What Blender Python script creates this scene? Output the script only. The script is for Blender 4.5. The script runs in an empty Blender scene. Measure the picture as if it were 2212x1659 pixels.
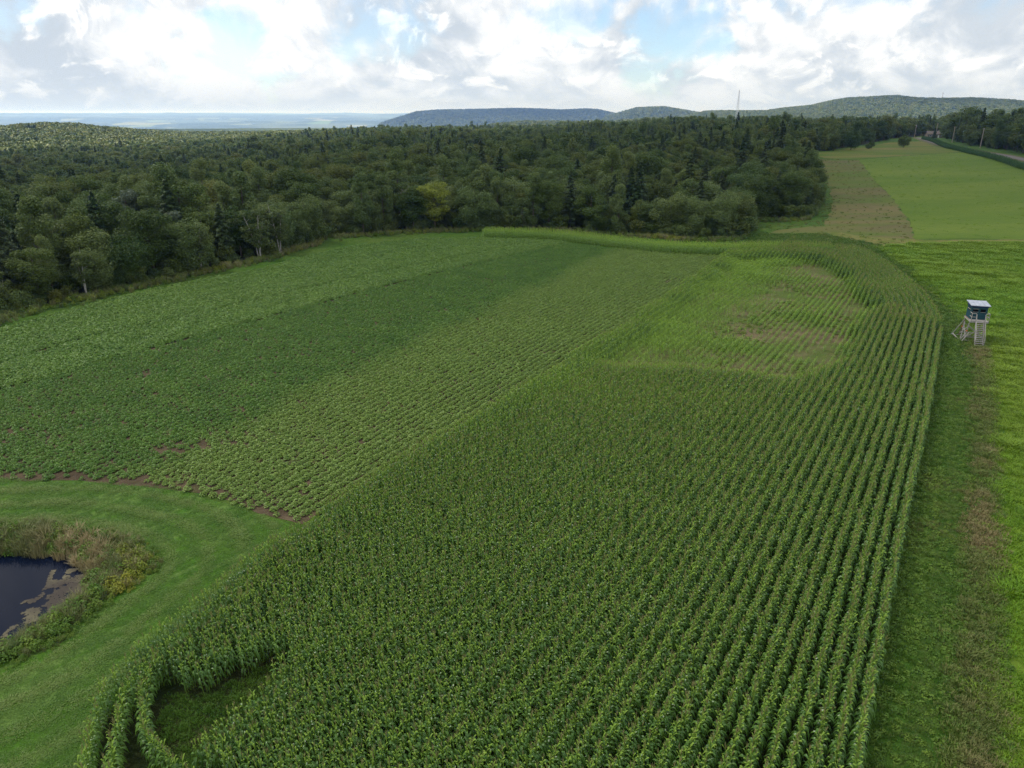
import bpy, math, random
import numpy as np
from mathutils import Vector
from mathutils.geometry import tessellate_polygon

# ------------------------------------------------------------------ camera
PITCH = math.radians(20.2)
CAMH = 26.0
W, HGT = 2212.0, 1659.0            # pixel frame in which the photograph was measured
FOC = 1587.0
sc = bpy.context.scene
cam_d = bpy.data.cameras.new('camera')
cam_d.sensor_fit = 'HORIZONTAL'
cam_d.sensor_width = 36.0
cam_d.lens = 36.0 * FOC / W
cam_d.clip_start = 0.5
cam_d.clip_end = 90000
cam = bpy.data.objects.new('camera', cam_d)
sc.collection.objects.link(cam)
cam.location = (0, 0, CAMH)
cam.rotation_euler = (math.radians(90) - PITCH, 0, 0)
sc.camera = cam

# ------------------------------------------------------------------ geometry of the view
cp, sp_ = math.cos(PITCH), math.sin(PITCH)


def ray(px, py):
    x = (px - W / 2) / FOC
    y = (HGT / 2 - py) / FOC
    return np.array([x, cp + y * sp_, -sp_ + y * cp])


# ------------------------------------------------------------------ world
SUN_AZ = math.radians(-70)         # high on the left
SUN_EL = math.radians(56)
world = bpy.data.worlds.new('World')
sc.world = world
world.use_nodes = True


def N(nt, typ, loc=None, **kw):
    n = nt.nodes.new(typ)
    for k, v in kw.items():
        setattr(n, k, v)
    return n


def build_world():
    nt = world.node_tree
    nt.nodes.clear()
    L = nt.links.new
    out = N(nt, 'ShaderNodeOutputWorld')
    sky = N(nt, 'ShaderNodeTexSky', sky_type='NISHITA', sun_disc=False)
    sky.sun_elevation = SUN_EL
    sky.sun_rotation = SUN_AZ
    sky.altitude = 500
    sky.air_density = 1.0
    sky.dust_density = 0.6
    bg_sky = N(nt, 'ShaderNodeBackground')
    bg_sky.inputs['Strength'].default_value = 0.11
    tn = N(nt, 'ShaderNodeMix', data_type='RGBA', blend_type='MULTIPLY')
    tn.inputs['Factor'].default_value = 1.0
    tn.inputs['B'].default_value = (0.84, 0.98, 1.12, 1)
    L(sky.outputs[0], tn.inputs['A'])
    L(tn.outputs['Result'], bg_sky.inputs['Color'])
    tc = N(nt, 'ShaderNodeTexCoord')
    sep = N(nt, 'ShaderNodeSeparateXYZ')
    L(tc.outputs['Generated'], sep.inputs[0])

    def m(op, a, b=None, c=None, clamp=False):
        n = N(nt, 'ShaderNodeMath', operation=op)
        n.use_clamp = clamp
        for i, v in enumerate((a, b, c)):
            if v is None:
                continue
            if isinstance(v, (int, float)):
                n.inputs[i].default_value = v
            else:
                L(v, n.inputs[i])
        return n.outputs[0]
    x, y, z = sep.outputs
    rr = m('SQRT', m('ADD', m('MULTIPLY', x, x), m('MULTIPLY', y, y)))
    ex = m('DIVIDE', x, rr)
    ey = m('DIVIDE', y, rr)
    el = m('MAXIMUM', m('ARCTAN2', z, rr), 0.0)
    lg = m('LOGARITHM', m('ADD', el, 0.07), math.e)
    com = N(nt, 'ShaderNodeCombineXYZ')
    L(m('MULTIPLY', ex, 8.0), com.inputs[0])
    L(m('MULTIPLY', ey, 8.0), com.inputs[1])
    L(m('MULTIPLY', lg, 1.6), com.inputs[2])

    def noise(vec, scale, detail, rough, dist=0.0, off=None):
        if off is not None:
            a = N(nt, 'ShaderNodeVectorMath', operation='ADD')
            L(vec, a.inputs[0])
            a.inputs[1].default_value = off
            vec = a.outputs[0]
        n = N(nt, 'ShaderNodeTexNoise')
        n.inputs['Scale'].default_value = scale
        n.inputs['Detail'].default_value = detail
        n.inputs['Roughness'].default_value = rough
        n.inputs['Distortion'].default_value = dist
        L(vec, n.inputs['Vector'])
        return n.outputs['Fac']

    def ramp(v, a, b, lo=0.0, hi=1.0):
        n = N(nt, 'ShaderNodeMapRange', interpolation_type='SMOOTHSTEP')
        L(v, n.inputs[0])
        n.inputs[1].default_value = a
        n.inputs[2].default_value = b
        n.inputs[3].default_value = lo
        n.inputs[4].default_value = hi
        return n.outputs[0]
    v = com.outputs[0]
    off = (3.1, 7.7, 1.3)
    big = noise(v, 0.9, 3, 0.5, 0.0, off)
    # puffy relief: the same field sampled once and once a little higher up the sky,
    # the difference is the side that faces the sun
    f0 = noise(v, 1.7, 9, 0.56, 0.35, off)
    f1 = noise(v, 1.7, 5, 0.52, 0.35, (off[0] + 0.04, off[1], off[2] + 0.16))
    cover = m('ADD', m('MULTIPLY', f0, 0.75), m('MULTIPLY', big, 0.45))
    # more cloud low down where many layers stand behind each other
    low = ramp(el, 0.0, 0.11, 0.26, 0.0)
    mask = ramp(m('ADD', cover, low), 0.45, 0.64, 0.50, 1.0)
    lit = m('SUBTRACT', f0, f1)
    body = noise(v, 0.85, 5, 0.5, 0.3, (9.2, 1.1, 4.4))
    shade = m('ADD', m('MULTIPLY', lit, 3.4), m('MULTIPLY', m('SUBTRACT', body, 0.49), 5.0))
    shade = ramp(shade, -0.75, 0.95)

    def blob(px, py, r0, r1, wobble=0.012):
        d = ray(px, py)
        d = d / np.linalg.norm(d)
        dt = N(nt, 'ShaderNodeVectorMath', operation='DOT_PRODUCT')
        L(tc.outputs['Generated'], dt.inputs[0])
        dt.inputs[1].default_value = tuple(d)
        a_ = N(nt, 'ShaderNodeMath', operation='ARCCOSINE')
        L(dt.outputs['Value'], a_.inputs[0])
        q = m('ADD', a_.outputs[0], m('MULTIPLY', m('SUBTRACT', f0, 0.5), 0.30))
        return ramp(q, math.radians(r0), math.radians(r1), 1.0, 0.0)
    # nearer heads of cumulus, crisp against the layer behind
    nb = noise(v, 2.1, 10, 0.56, 0.5, (1.7, 5.3, 8.8))
    nb2 = noise(v, 2.1, 5, 0.52, 0.5, (1.72, 5.3, 8.96))
    hl = ramp(m('SUBTRACT', nb, nb2), -0.08, 0.10, 0.30, 1.0)
    hm = ramp(nb, 0.50, 0.62)
    shade = m('ADD', m('MULTIPLY', shade, m('SUBTRACT', 1.0, hm)), m('MULTIPLY', hl, hm))
    grey = blob(2150, 5, 2.0, 6.5)
    shade = m('MULTIPLY', shade, m('SUBTRACT', 1.0, m('MULTIPLY', grey, 0.9)))
    # a clear gap or two between the clouds
    clear = m('MAXIMUM', blob(500, 85, 0.5, 4.0), blob(1460, 20, 0.8, 4.6))
    mask = m('MULTIPLY', mask, m('SUBTRACT', 1.0, m('MULTIPLY', clear, 0.62)))
    mixc = N(nt, 'ShaderNodeMix', data_type='RGBA')
    mixc.inputs['A'].default_value = (0.43, 0.485, 0.55, 1)
    mixc.inputs['B'].default_value = (0.82, 0.82, 0.815, 1)
    L(shade, mixc.inputs['Factor'])
    # low layers are paler and flatter
    mixl = N(nt, 'ShaderNodeMix', data_type='RGBA')
    mixl.inputs['B'].default_value = (0.45, 0.505, 0.56, 1)
    L(mixc.outputs['Result'], mixl.inputs['A'])
    L(ramp(el, 0.0, 0.07, 0.75, 0.0), mixl.inputs['Factor'])
    bg_c = N(nt, 'ShaderNodeBackground')
    bg_c.inputs['Strength'].default_value = 1.0
    L(mixl.outputs['Result'], bg_c.inputs['Color'])
    ms = N(nt, 'ShaderNodeMixShader')
    L(mask, ms.inputs[0])
    L(bg_sky.outputs[0], ms.inputs[1])
    L(bg_c.outputs[0], ms.inputs[2])
    L(ms.outputs[0], out.inputs['Surface'])


build_world()
world.cycles.sampling_method = 'MANUAL'
world.cycles.sample_map_resolution = 512

sun_d = bpy.data.lights.new('sun', 'SUN')
sun_d.energy = 4.6
sun_d.angle = math.radians(8.0)
sun_d.color = (1.0, 0.95, 0.88)
sun = bpy.data.objects.new('sun', sun_d)
sc.collection.objects.link(sun)
sd = Vector((math.sin(SUN_AZ) * math.cos(SUN_EL), math.cos(SUN_AZ) * math.cos(SUN_EL), math.sin(SUN_EL)))
sun.rotation_euler = sd.to_track_quat('Z', 'Y').to_euler()

sc.view_settings.view_transform = 'Standard'
sc.view_settings.look = 'None'
sc.view_settings.gamma = 1.0
sc.view_settings.exposure = 0.56
sc.view_settings.use_curve_mapping = False
cy = sc.cycles
cy.max_bounces = 5
cy.diffuse_bounces = 3
cy.glossy_bounces = 2
cy.transmission_bounces = 3
cy.transparent_max_bounces = 12
cy.volume_bounces = 0
cy.caustics_reflective = False
cy.caustics_refractive = False
cy.use_adaptive_sampling = True
cy.adaptive_threshold = 0.01
cy.use_denoising = True
cy.denoiser = 'OPENIMAGEDENOISE'
cy.denoising_input_passes = 'RGB_ALBEDO_NORMAL'
cy.denoising_prefilter = 'NONE'

rng = np.random.default_rng(7)
random.seed(7)
COL = sc.collection

def project(x, y, z):
    dz = z - CAMH
    depth = y * cp - dz * sp_
    up = y * sp_ + dz * cp
    depth = np.where(depth < 0.1, 0.1, depth)
    return W / 2 + FOC * x / depth, HGT / 2 - FOC * up / depth, depth


def ss(a, b, v):
    t = np.clip((v - a) / (b - a), 0, 1)
    return t * t * (3 - 2 * t)


def wob(x, y, s, seed=0.0):
    """cheap smooth noise, -1..1"""
    return (np.sin(x * s + 1.7 * seed + 1.3 * np.sin(y * s * 0.7 + seed)) * 0.5
            + np.sin(y * s * 1.31 + 2.1 * seed + 1.1 * np.sin(x * s * 0.9 - seed)) * 0.5)


def fbm(x, y, s, seed=0.0, n=4):
    r, a, t = 0, 1.0, 0
    for i in range(n):
        c, q = math.cos(0.6 * i + seed), math.sin(0.6 * i + seed)
        r = r + a * wob(x * c - y * q, x * q + y * c, s * 2.03 ** i, seed + 3.1 * i)
        t += a
        a *= 0.55
    return r / t


def px_t(p):
    return (p - 1106.0) / 1691.0


# skylines of the far hills, (column, row) in the photograph, with the distance of the crest
RIDGES = [
    (1200., 330., 15., [(-700, 268), (0, 264), (35, 259), (90, 256), (156, 257), (208, 264), (278, 271), (347, 278), (427, 286), (500, 291), (600, 320), (700, 900)]),
    (6500., 1500., 9., [(780, 400), (821, 267), (866, 252), (901, 241.5), (946, 238), (1005, 237), (1120, 234.5), (1179, 236), (1214, 238), (1266, 235.5), (1290, 237), (1318, 243), (1345, 248), (1420, 300)]),
    (4700., 1000., 10., [(1230, 320), (1310, 252), (1371, 234), (1428, 230), (1462, 235), (1497, 241), (1560, 250), (1640, 262), (1700, 320)]),
    (2300., 420., 12., [(960, 320), (1060, 266), (1130, 259), (1230, 260), (1330, 259), (1420, 252), (1500, 252), (1620, 262), (1700, 320)]),
    (3500., 900., 11., [(1400, 270), (1523, 239), (1561, 238), (1652, 238), (1694, 232), (1751, 226.6), (1789, 217), (1827, 211), (1903, 207), (1934, 206), (1975, 210.6), (2040, 212), (2093, 210.6), (2169, 214.5), (2212, 218), (2500, 224), (3000, 240)]),
]

# pond outline (columns, rows at the water's edge)
POND_PX = [(0, 1193), (60, 1195), (150, 1205), (185, 1222), (200, 1240), (197, 1262), (185, 1285), (150, 1312), (110, 1338), (60, 1375), (0, 1408), (-160, 1440), (-360, 1400), (-430, 1300), (-300, 1215)]


def flat(pts, z=0.0):
    out = []
    for px, py in pts:
        d = ray(px, py)
        t = (z - CAMH) / d[2]
        out.append((d[0] * t, d[1] * t))
    return np.array(out)


def smooth_poly(p, n=4, closed=True):
    """Catmull-Rom through the points"""
    p = np.asarray(p, float)
    m = len(p)
    out = []
    rngi = range(m) if closed else range(m - 1)
    for i in rngi:
        if closed:
            a, b, c, d = p[i - 1], p[i], p[(i + 1) % m], p[(i + 2) % m]
        else:
            a, b, c, d = p[max(i - 1, 0)], p[i], p[i + 1], p[min(i + 2, m - 1)]
        for k in range(n):
            t = k / n
            out.append(0.5 * ((2 * b) + (c - a) * t + (2 * a - 5 * b + 4 * c - d) * t * t + (3 * b - a - 3 * c + d) * t ** 3))
    if not closed:
        out.append(p[-1])
    return np.array(out)


def inside(poly, x, y):
    x = np.asarray(x, float)
    y = np.asarray(y, float)
    r = np.zeros(x.shape, bool)
    m = len(poly)
    for i in range(m):
        x0, y0 = poly[i]
        x1, y1 = poly[(i + 1) % m]
        if y0 == y1:
            continue
        c = ((y0 > y) != (y1 > y)) & (x < (x1 - x0) * (y - y0) / (y1 - y0) + x0)
        r ^= c
    return r


def edge_dist(poly, x, y, closed=True):
    x = np.asarray(x, float)
    y = np.asarray(y, float)
    best = np.full(x.shape, 1e9)
    m = len(poly)
    for i in range(m if closed else m - 1):
        x0, y0 = poly[i]
        x1, y1 = poly[(i + 1) % m]
        dx, dy = x1 - x0, y1 - y0
        l2 = dx * dx + dy * dy + 1e-9
        t = np.clip(((x - x0) * dx + (y - y0) * dy) / l2, 0, 1)
        best = np.minimum(best, np.hypot(x - x0 - t * dx, y - y0 - t * dy))
    return best


POND = smooth_poly(flat(POND_PX, -0.35), 3)


def Hbase(x, y):
    x = np.asarray(x, float)
    y = np.asarray(y, float)
    D = np.hypot(x, y) + 1e-6
    az = np.clip(np.arctan2(x, y), -1.05, 1.05)
    t = np.tan(az)
    c = np.cos(az)
    h = 8.0 * ss(150, 430, D) * ss(0.0, 0.30, t)
    h = h - 13.0 * ss(150, 480, D) * ss(0.10, 0.50, -t)
    h = h + 0.9 * fbm(x, y, 0.012, 2.0, 3) * ss(170, 420, D)
    d0 = 1020 - 60 * ss(0.1, 0.4, t) + 330 * ss(0.25, 0.45, -t)
    depth = 150 - 105 * ss(0.02, 0.35, t)
    h = h - depth * ss(d0, d0 + 1700, D)
    far = ss(3000, 7000, D)
    h = h + far * (62 * fbm(x * 0.35, y, 0.0016, 5.0, 4) + 16 * fbm(x * 0.6, y, 0.005, 1.0, 3))
    h = h + (depth + 28 + 30 * fbm(x, y * 0.2, 0.0007, 9.0, 3)) * ss(9000, 30000, D) * 0.97
    for Dr, w, tree, prof in RIDGES:
        pr = np.array(prof, float)
        zc = CAMH + (245.0 - pr[:, 1]) / 1802.0 * Dr * np.cos(np.arctan(px_t(pr[:, 0]))) - tree
        zc = np.interp(t, px_t(pr[:, 0]), zc, left=zc[0], right=zc[-1])
        b = np.exp(-((D - Dr) / w) ** 2)
        h = h + b * np.maximum(zc - h, 0) 
    return h


def H(x, y):
    x = np.asarray(x, float)
    y = np.asarray(y, float)
    h = np.asarray(Hbase(x, y))
    near = np.hypot(x, y) < 120
    if near.any():
        e = edge_dist(POND, x, y)
        s = np.where(inside(POND, x, y), e, -e)
        h = h - np.where(near, 0.9 * ss(-1.2, 1.6, s), 0)
    return h


def G(px, py):
    """pixel -> point on the ground it shows"""
    d = ray(px, py)
    t0, t1 = 5.0, 5.0
    step = 1.02
    while t1 < 60000:
        p = d * t1
        if CAMH + p[2] < float(Hbase(p[0], p[1])):
            break
        t0 = t1
        t1 *= step
    for _ in range(40):
        tm = 0.5 * (t0 + t1)
        p = d * tm
        if CAMH + p[2] < float(Hbase(p[0], p[1])):
            t1 = tm
        else:
            t0 = tm
    p = d * t1
    return np.array([p[0], p[1]])


def GG(pts):
    return np.array([G(*p) for p in pts])


# ------------------------------------------------------------------ materials
MAT = {}


def mat(name):
    m = bpy.data.materials.new(name)
    m.use_nodes = True
    nt = m.node_tree
    nt.nodes.clear()
    MAT[name] = m
    return m, nt, nt.links.new


def rgb(c):
    return (c[0], c[1], c[2], 1.0)


def add_noise(nt, scale, detail=4, rough=0.55, coord='pos', mapscale=None, rotz=0.0):
    L = nt.links.new
    g = N(nt, 'ShaderNodeNewGeometry')
    vec = g.outputs['Position']
    if coord == 'obj':
        vec = N(nt, 'ShaderNodeTexCoord').outputs['Object']
    if mapscale or rotz:
        mp = N(nt, 'ShaderNodeMapping', vector_type='TEXTURE' if rotz else 'POINT')
        mp.inputs['Rotation'].default_value = (0, 0, rotz)
        mp.inputs['Scale'].default_value = mapscale or (1, 1, 1)
        L(vec, mp.inputs['Vector'])
        vec = mp.outputs[0]
    n = N(nt, 'ShaderNodeTexNoise')
    n.inputs['Scale'].default_value = scale
    n.inputs['Detail'].default_value = detail
    n.inputs['Roughness'].default_value = rough
    L(vec, n.inputs['Vector'])
    return n.outputs['Fac']


def maprange(nt, v, a, b, lo=0.0, hi=1.0):
    n = N(nt, 'ShaderNodeMapRange')
    nt.links.new(v, n.inputs[0])
    for i, q in enumerate((a, b, lo, hi)):
        n.inputs[i + 1].default_value = q
    return n.outputs[0]


def mixc(nt, fac, a, b, blend='MIX'):
    n = N(nt, 'ShaderNodeMix', data_type='RGBA', blend_type=blend)
    L = nt.links.new
    for k, v in (('Factor', fac), ('A', a), ('B', b)):
        if isinstance(v, (tuple, list)):
            n.inputs[k].default_value = rgb(v)
        elif isinstance(v, (int, float)):
            n.inputs[k].default_value = v
        else:
            L(v, n.inputs[k])
    return n.outputs['Result']


def finish(nt, color, rough=0.8, spec=0.2, bump=None, bstr=0.5, bdist=0.1, trans=0.0, metallic=0.0):
    L = nt.links.new
    out = N(nt, 'ShaderNodeOutputMaterial')
    p = N(nt, 'ShaderNodeBsdfPrincipled')
    p.inputs['Roughness'].default_value = rough
    p.inputs['Specular IOR Level'].default_value = spec
    p.inputs['Metallic'].default_value = metallic
    if isinstance(color, (tuple, list)):
        p.inputs['Base Color'].default_value = rgb(color)
    else:
        L(color, p.inputs['Base Color'])
    if bump is not None:
        b = N(nt, 'ShaderNodeBump')
        b.inputs['Strength'].default_value = bstr
        b.inputs['Distance'].default_value = bdist
        L(bump, b.inputs['Height'])
        L(b.outputs[0], p.inputs['Normal'])
    if trans > 0:
        tr = N(nt, 'ShaderNodeBsdfTranslucent')
        if isinstance(color, (tuple, list)):
            tr.inputs['Color'].default_value = rgb(color)
        else:
            L(color, tr.inputs['Color'])
        ms = N(nt, 'ShaderNodeMixShader')
        ms.inputs[0].default_value = trans
        L(p.outputs[0], ms.inputs[1])
        L(tr.outputs[0], ms.inputs[2])
        L(ms.outputs[0], out.inputs['Surface'])
    else:
        L(p.outputs[0], out.inputs['Surface'])


def leaf_mat(name, dark, light, yellow, rough=0.55, spec=0.25, trans=0.30, nscale=0.9, rand=0.5):
    """foliage: per-plant tint, per-plant chance and leafy mottling"""
    m, nt, L = mat(name)
    oi = N(nt, 'ShaderNodeObjectInfo')
    at = N(nt, 'ShaderNodeAttribute', attribute_type='INSTANCER', attribute_name='tint')
    nz = add_noise(nt, nscale, 3, 0.6)
    a = N(nt, 'ShaderNodeMath', operation='MULTIPLY_ADD')
    L(oi.outputs['Random'], a.inputs[0])
    a.inputs[1].default_value = rand
    L(maprange(nt, nz, 0.3, 0.7, 0.0 - rand * 0.5, 0.75 - rand * 0.5), a.inputs[2])
    a.use_clamp = True
    c = mixc(nt, a.outputs[0], dark, light)
    c = mixc(nt, at.outputs['Fac'], c, yellow)
    finish(nt, c, rough, spec, trans=trans)
    return m


def ground_mats():
    # rough unmown grass: the default ground
    m, nt, L = mat('grass')
    c = mixc(nt, maprange(nt, add_noise(nt, 0.06, 5), 0.35, 0.65), (0.055, 0.125, 0.014), (0.105, 0.150, 0.030))
    c = mixc(nt, maprange(nt, add_noise(nt, 0.9, 4), 0.35, 0.7), c, (0.038, 0.095, 0.010))
    finish(nt, c, 0.9, 0.1, add_noise(nt, 2.2, 6, 0.7), 1.0, 0.35)
    # forest floor and distant ground
    m, nt, L = mat('hillside')
    c = mixc(nt, maprange(nt, add_noise(nt, 0.012, 8, 0.7), 0.35, 0.65), (0.028, 0.048, 0.020), (0.075, 0.095, 0.035))
    c = mixc(nt, maprange(nt, add_noise(nt, 0.0011, 5, 0.6, mapscale=(0.4, 1.0, 0)), 0.50, 0.60, 0, 0.8), c, (0.110, 0.135, 0.055))
    vor = N(nt, 'ShaderNodeTexVoronoi')
    vor.inputs['Scale'].default_value = 0.0026
    g = N(nt, 'ShaderNodeNewGeometry')
    mp = N(nt, 'ShaderNodeMapping')
    mp.inputs['Scale'].default_value = (1, 0.55, 0)
    L(g.outputs['Position'], mp.inputs['Vector'])
    L(mp.outputs[0], vor.inputs['Vector'])
    sx = N(nt, 'ShaderNodeSeparateColor')
    L(vor.outputs['Color'], sx.inputs[0])
    ln = N(nt, 'ShaderNodeVectorMath', operation='LENGTH')
    L(g.outputs['Position'], ln.inputs[0])
    sz = N(nt, 'ShaderNodeSeparateXYZ')
    L(g.outputs['Position'], sz.inputs[0])
    far = maprange(nt, ln.outputs['Value'], 5000, 5600)
    lowl = maprange(nt, sz.outputs['Z'], -45, -75)
    f = N(nt, 'ShaderNodeMath', operation='MULTIPLY')
    L(far, f.inputs[0])
    L(lowl, f.inputs[1])
    f2 = N(nt, 'ShaderNodeMath', operation='MULTIPLY')
    L(f.outputs[0], f2.inputs[0])
    L(maprange(nt, sx.outputs[0], 0.86, 0.88), f2.inputs[1])
    fc = mixc(nt, sx.outputs[1], (0.11, 0.17, 0.05), (0.22, 0.22, 0.12))
    c = mixc(nt, f2.outputs[0], c, fc)
    finish(nt, c, 0.95, 0.05, add_noise(nt, 0.03, 6, 0.7), 1.0, 8.0)
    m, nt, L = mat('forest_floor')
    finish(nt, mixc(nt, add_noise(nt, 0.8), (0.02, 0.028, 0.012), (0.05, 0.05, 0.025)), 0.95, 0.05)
    # mown grass round the pond, wheel streaks along the track
    m, nt, L = mat('mown_grass')
    c = mixc(nt, maprange(nt, add_noise(nt, 0.35, 6, 0.65), 0.35, 0.65), (0.045, 0.125, 0.010), (0.080, 0.165, 0.018))
    st = add_noise(nt, 1.0, 3, 0.5, mapscale=(14.0, 0.8, 1), rotz=math.radians(52))
    c = mixc(nt, maprange(nt, st, 0.48, 0.60, 0, 0.6), c, (0.150, 0.225, 0.060))
    c = mixc(nt, maprange(nt, add_noise(nt, 6, 3), 0.45, 0.75, 0, 0.5), c, (0.035, 0.085, 0.012))
    finish(nt, c, 0.9, 0.1, add_noise(nt, 5, 6, 0.75), 1.0, 0.12)
    # bright hay meadow
    m, nt, L = mat('hay_meadow')
    c = mixc(nt, maprange(nt, add_noise(nt, 0.05, 5, 0.6, mapscale=(0.35, 1, 1)), 0.35, 0.65), (0.080, 0.138, 0.012), (0.125, 0.172, 0.022))
    c = mixc(nt, maprange(nt, add_noise(nt, 0.55, 5, 0.7, mapscale=(0.5, 1, 1)), 0.45, 0.72, 0, 0.4), c, (0.068, 0.122, 0.012))
    finish(nt, c, 0.9, 0.1, add_noise(nt, 1.1, 7, 0.72), 0.5, 0.18)
    # unmown weedy strip, brown seed heads
    m, nt, L = mat('weedy_strip')
    c = mixc(nt, maprange(nt, add_noise(nt, 0.035, 6, 0.65, mapscale=(0.35, 1.6, 1)), 0.40, 0.58), (0.092, 0.130, 0.028), (0.152, 0.130, 0.056))
    c = mixc(nt, maprange(nt, add_noise(nt, 0.06, 5, 0.65, mapscale=(0.4, 1.4, 1)), 0.50, 0.68, 0, 0.7), c, (0.115, 0.085, 0.055))
    c = mixc(nt, maprange(nt, add_noise(nt, 0.5, 5, 0.7), 0.55, 0.75, 0, 0.7), c, (0.075, 0.110, 0.025))
    finish(nt, c, 0.95, 0.05, add_noise(nt, 1.3, 7, 0.72), 0.5, 0.2)
    # rough meadow end: olive with tan streaks
    m, nt, L = mat('rough_meadow')
    c = mixc(nt, maprange(nt, add_noise(nt, 0.05, 6, 0.65, mapscale=(0.25, 1.5, 1)), 0.42, 0.62), (0.085, 0.135, 0.020), (0.175, 0.150, 0.055))
    c = mixc(nt, maprange(nt, add_noise(nt, 0.02, 5, 0.6, mapscale=(0.4, 2.0, 1)), 0.50, 0.62, 0, 0.7), c, (0.075, 0.135, 0.014))
    finish(nt, c, 0.95, 0.05, add_noise(nt, 1.0, 6, 0.7), 0.4, 0.2)
    # tan mown swath
    m, nt, L = mat('tan_grass')
    c = mixc(nt, maprange(nt, add_noise(nt, 0.35, 6, 0.7), 0.35, 0.62), (0.095, 0.145, 0.022), (0.20, 0.175, 0.065))
    finish(nt, c, 0.95, 0.05, add_noise(nt, 2, 6, 0.7), 1.0, 0.3)
    # tilled earth
    m, nt, L = mat('field_soil')
    c = mixc(nt, maprange(nt, add_noise(nt, 0.35, 7, 0.7), 0.35, 0.65), (0.062, 0.046, 0.030), (0.135, 0.100, 0.062))
    c = mixc(nt, maprange(nt, add_noise(nt, 0.22, 5, 0.7), 0.55, 0.70, 0, 0.8), c, (0.075, 0.095, 0.025))
    finish(nt, c, 0.95, 0.05, add_noise(nt, 4, 6, 0.7), 1.0, 0.2)
    m, nt, L = mat('patch_soil')
    c = mixc(nt, maprange(nt, add_noise(nt, 0.5, 7, 0.7), 0.35, 0.65), (0.10, 0.074, 0.046), (0.22, 0.160, 0.100))
    c = mixc(nt, maprange(nt, add_noise(nt, 0.13, 5, 0.6), 0.40, 0.58, 0.15, 0.85), c, (0.075, 0.125, 0.022))
    finish(nt, c, 0.95, 0.05, add_noise(nt, 4, 6, 0.7), 1.0, 0.2)
    m, nt, L = mat('shaded_weedy_soil')  # weedy earth darkened to paint deeper shade between the corn rows
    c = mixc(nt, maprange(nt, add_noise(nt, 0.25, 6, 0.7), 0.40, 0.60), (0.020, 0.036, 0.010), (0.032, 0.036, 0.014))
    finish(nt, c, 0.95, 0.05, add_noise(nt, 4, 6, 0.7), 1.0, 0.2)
    m, nt, L = mat('track_earth')
    finish(nt, mixc(nt, maprange(nt, add_noise(nt, 0.5, 6, 0.7), 0.4, 0.6), (0.030, 0.070, 0.010), (0.055, 0.085, 0.020)), 0.95, 0.05, add_noise(nt, 3, 5, 0.7), 0.8, 0.15)
    m, nt, L = mat('asphalt')
    finish(nt, mixc(nt, add_noise(nt, 1.5, 6, 0.7), (0.10, 0.09, 0.085), (0.19, 0.165, 0.15)), 0.9, 0.2)
    m, nt, L = mat('road_verge')
    finish(nt, mixc(nt, add_noise(nt, 0.7, 6, 0.7), (0.06, 0.09, 0.025), (0.20, 0.16, 0.10)), 0.95, 0.05, add_noise(nt, 2, 6, 0.7), 1.0, 0.3)
    m, nt, L = mat('water')
    bmp = add_noise(nt, 3.0, 3, 0.5)
    finish(nt, (0.003, 0.006, 0.017), 0.05, 0.07, bmp, 0.06, 0.02)
    m, nt, L = mat('pond_scum')
    finish(nt, mixc(nt, maprange(nt, add_noise(nt, 0.35, 4), 0.4, 0.6), (0.065, 0.055, 0.046), (0.140, 0.125, 0.080)), 0.9, 0.1)


ground_mats()
leaf_mat('corn_leaf', (0.046, 0.12, 0.018), (0.104, 0.218, 0.036), (0.195, 0.345, 0.03), rough=0.38, spec=0.55, trans=0.25, nscale=1.2, rand=0.25)
leaf_mat('corn_stalk', (0.16, 0.27, 0.032), (0.245, 0.36, 0.054), (0.28, 0.42, 0.05), trans=0.2)
leaf_mat('roadside_leaf', (.035, .095, .026), (.070, .150, .045), (.09, .17, .05), trans=0.2, nscale=0.4)
leaf_mat('corn_tassel', (0.27, 0.25, 0.10), (0.36, 0.32, 0.15), (0.33, 0.32, 0.12), trans=0.2)
leaf_mat('bean_leaf', (0.075, 0.178, 0.02), (0.14, 0.268, 0.034), (0.225, 0.318, 0.06), rough=0.5, spec=0.35, trans=0.25, nscale=0.25)
leaf_mat('lawn_blade', (0.05, 0.142, 0.01), (0.094, 0.2, 0.018), (0.175, 0.24, 0.058), trans=0.2, nscale=0.4)
leaf_mat('grass_blade', (0.056, 0.14, 0.012), (0.106, 0.2, 0.02), (0.27, 0.208, 0.1), trans=0.2, nscale=0.5)
leaf_mat('hay_blade', (0.105, 0.235, 0.01), (0.19, 0.32, 0.018), (0.24, 0.3, 0.035), trans=0.2, nscale=0.3)
leaf_mat('reed_blade', (0.085, 0.14, 0.034), (0.15, 0.195, 0.06), (0.4, 0.31, 0.17), trans=0.2, nscale=0.5)
leaf_mat('weed_leaf', (0.064, 0.142, 0.013), (0.128, 0.21, 0.022), (0.31, 0.28, 0.024), trans=0.2, nscale=0.6)
leaf_mat('broadleaf_leaf', (0.042, 0.084, 0.014), (0.114, 0.165, 0.034), (0.175, 0.18, 0.034), nscale=0.35, rand=0.7)
leaf_mat('aspen_leaf', (0.08, 0.135, 0.036), (0.16, 0.215, 0.066), (0.2, 0.235, 0.06), nscale=0.35, rand=0.7)
leaf_mat('birch_leaf', (0.085, 0.125, 0.036), (0.145, 0.18, 0.058), (0.16, 0.2, 0.05), nscale=0.35)
leaf_mat('conifer_needle', (0.03, 0.066, 0.018), (0.076, 0.118, 0.038), (0.1, 0.125, 0.06), trans=0.08, nscale=0.4)
leaf_mat('yellow_leaf', (0.15, 0.205, 0.024), (0.28, 0.32, 0.044), (0.26, 0.24, 0.05), nscale=0.6)
leaf_mat('silver_leaf', (0.08, 0.115, 0.066), (0.165, 0.205, 0.14), (0.13, 0.165, 0.1), nscale=0.8)
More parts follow.
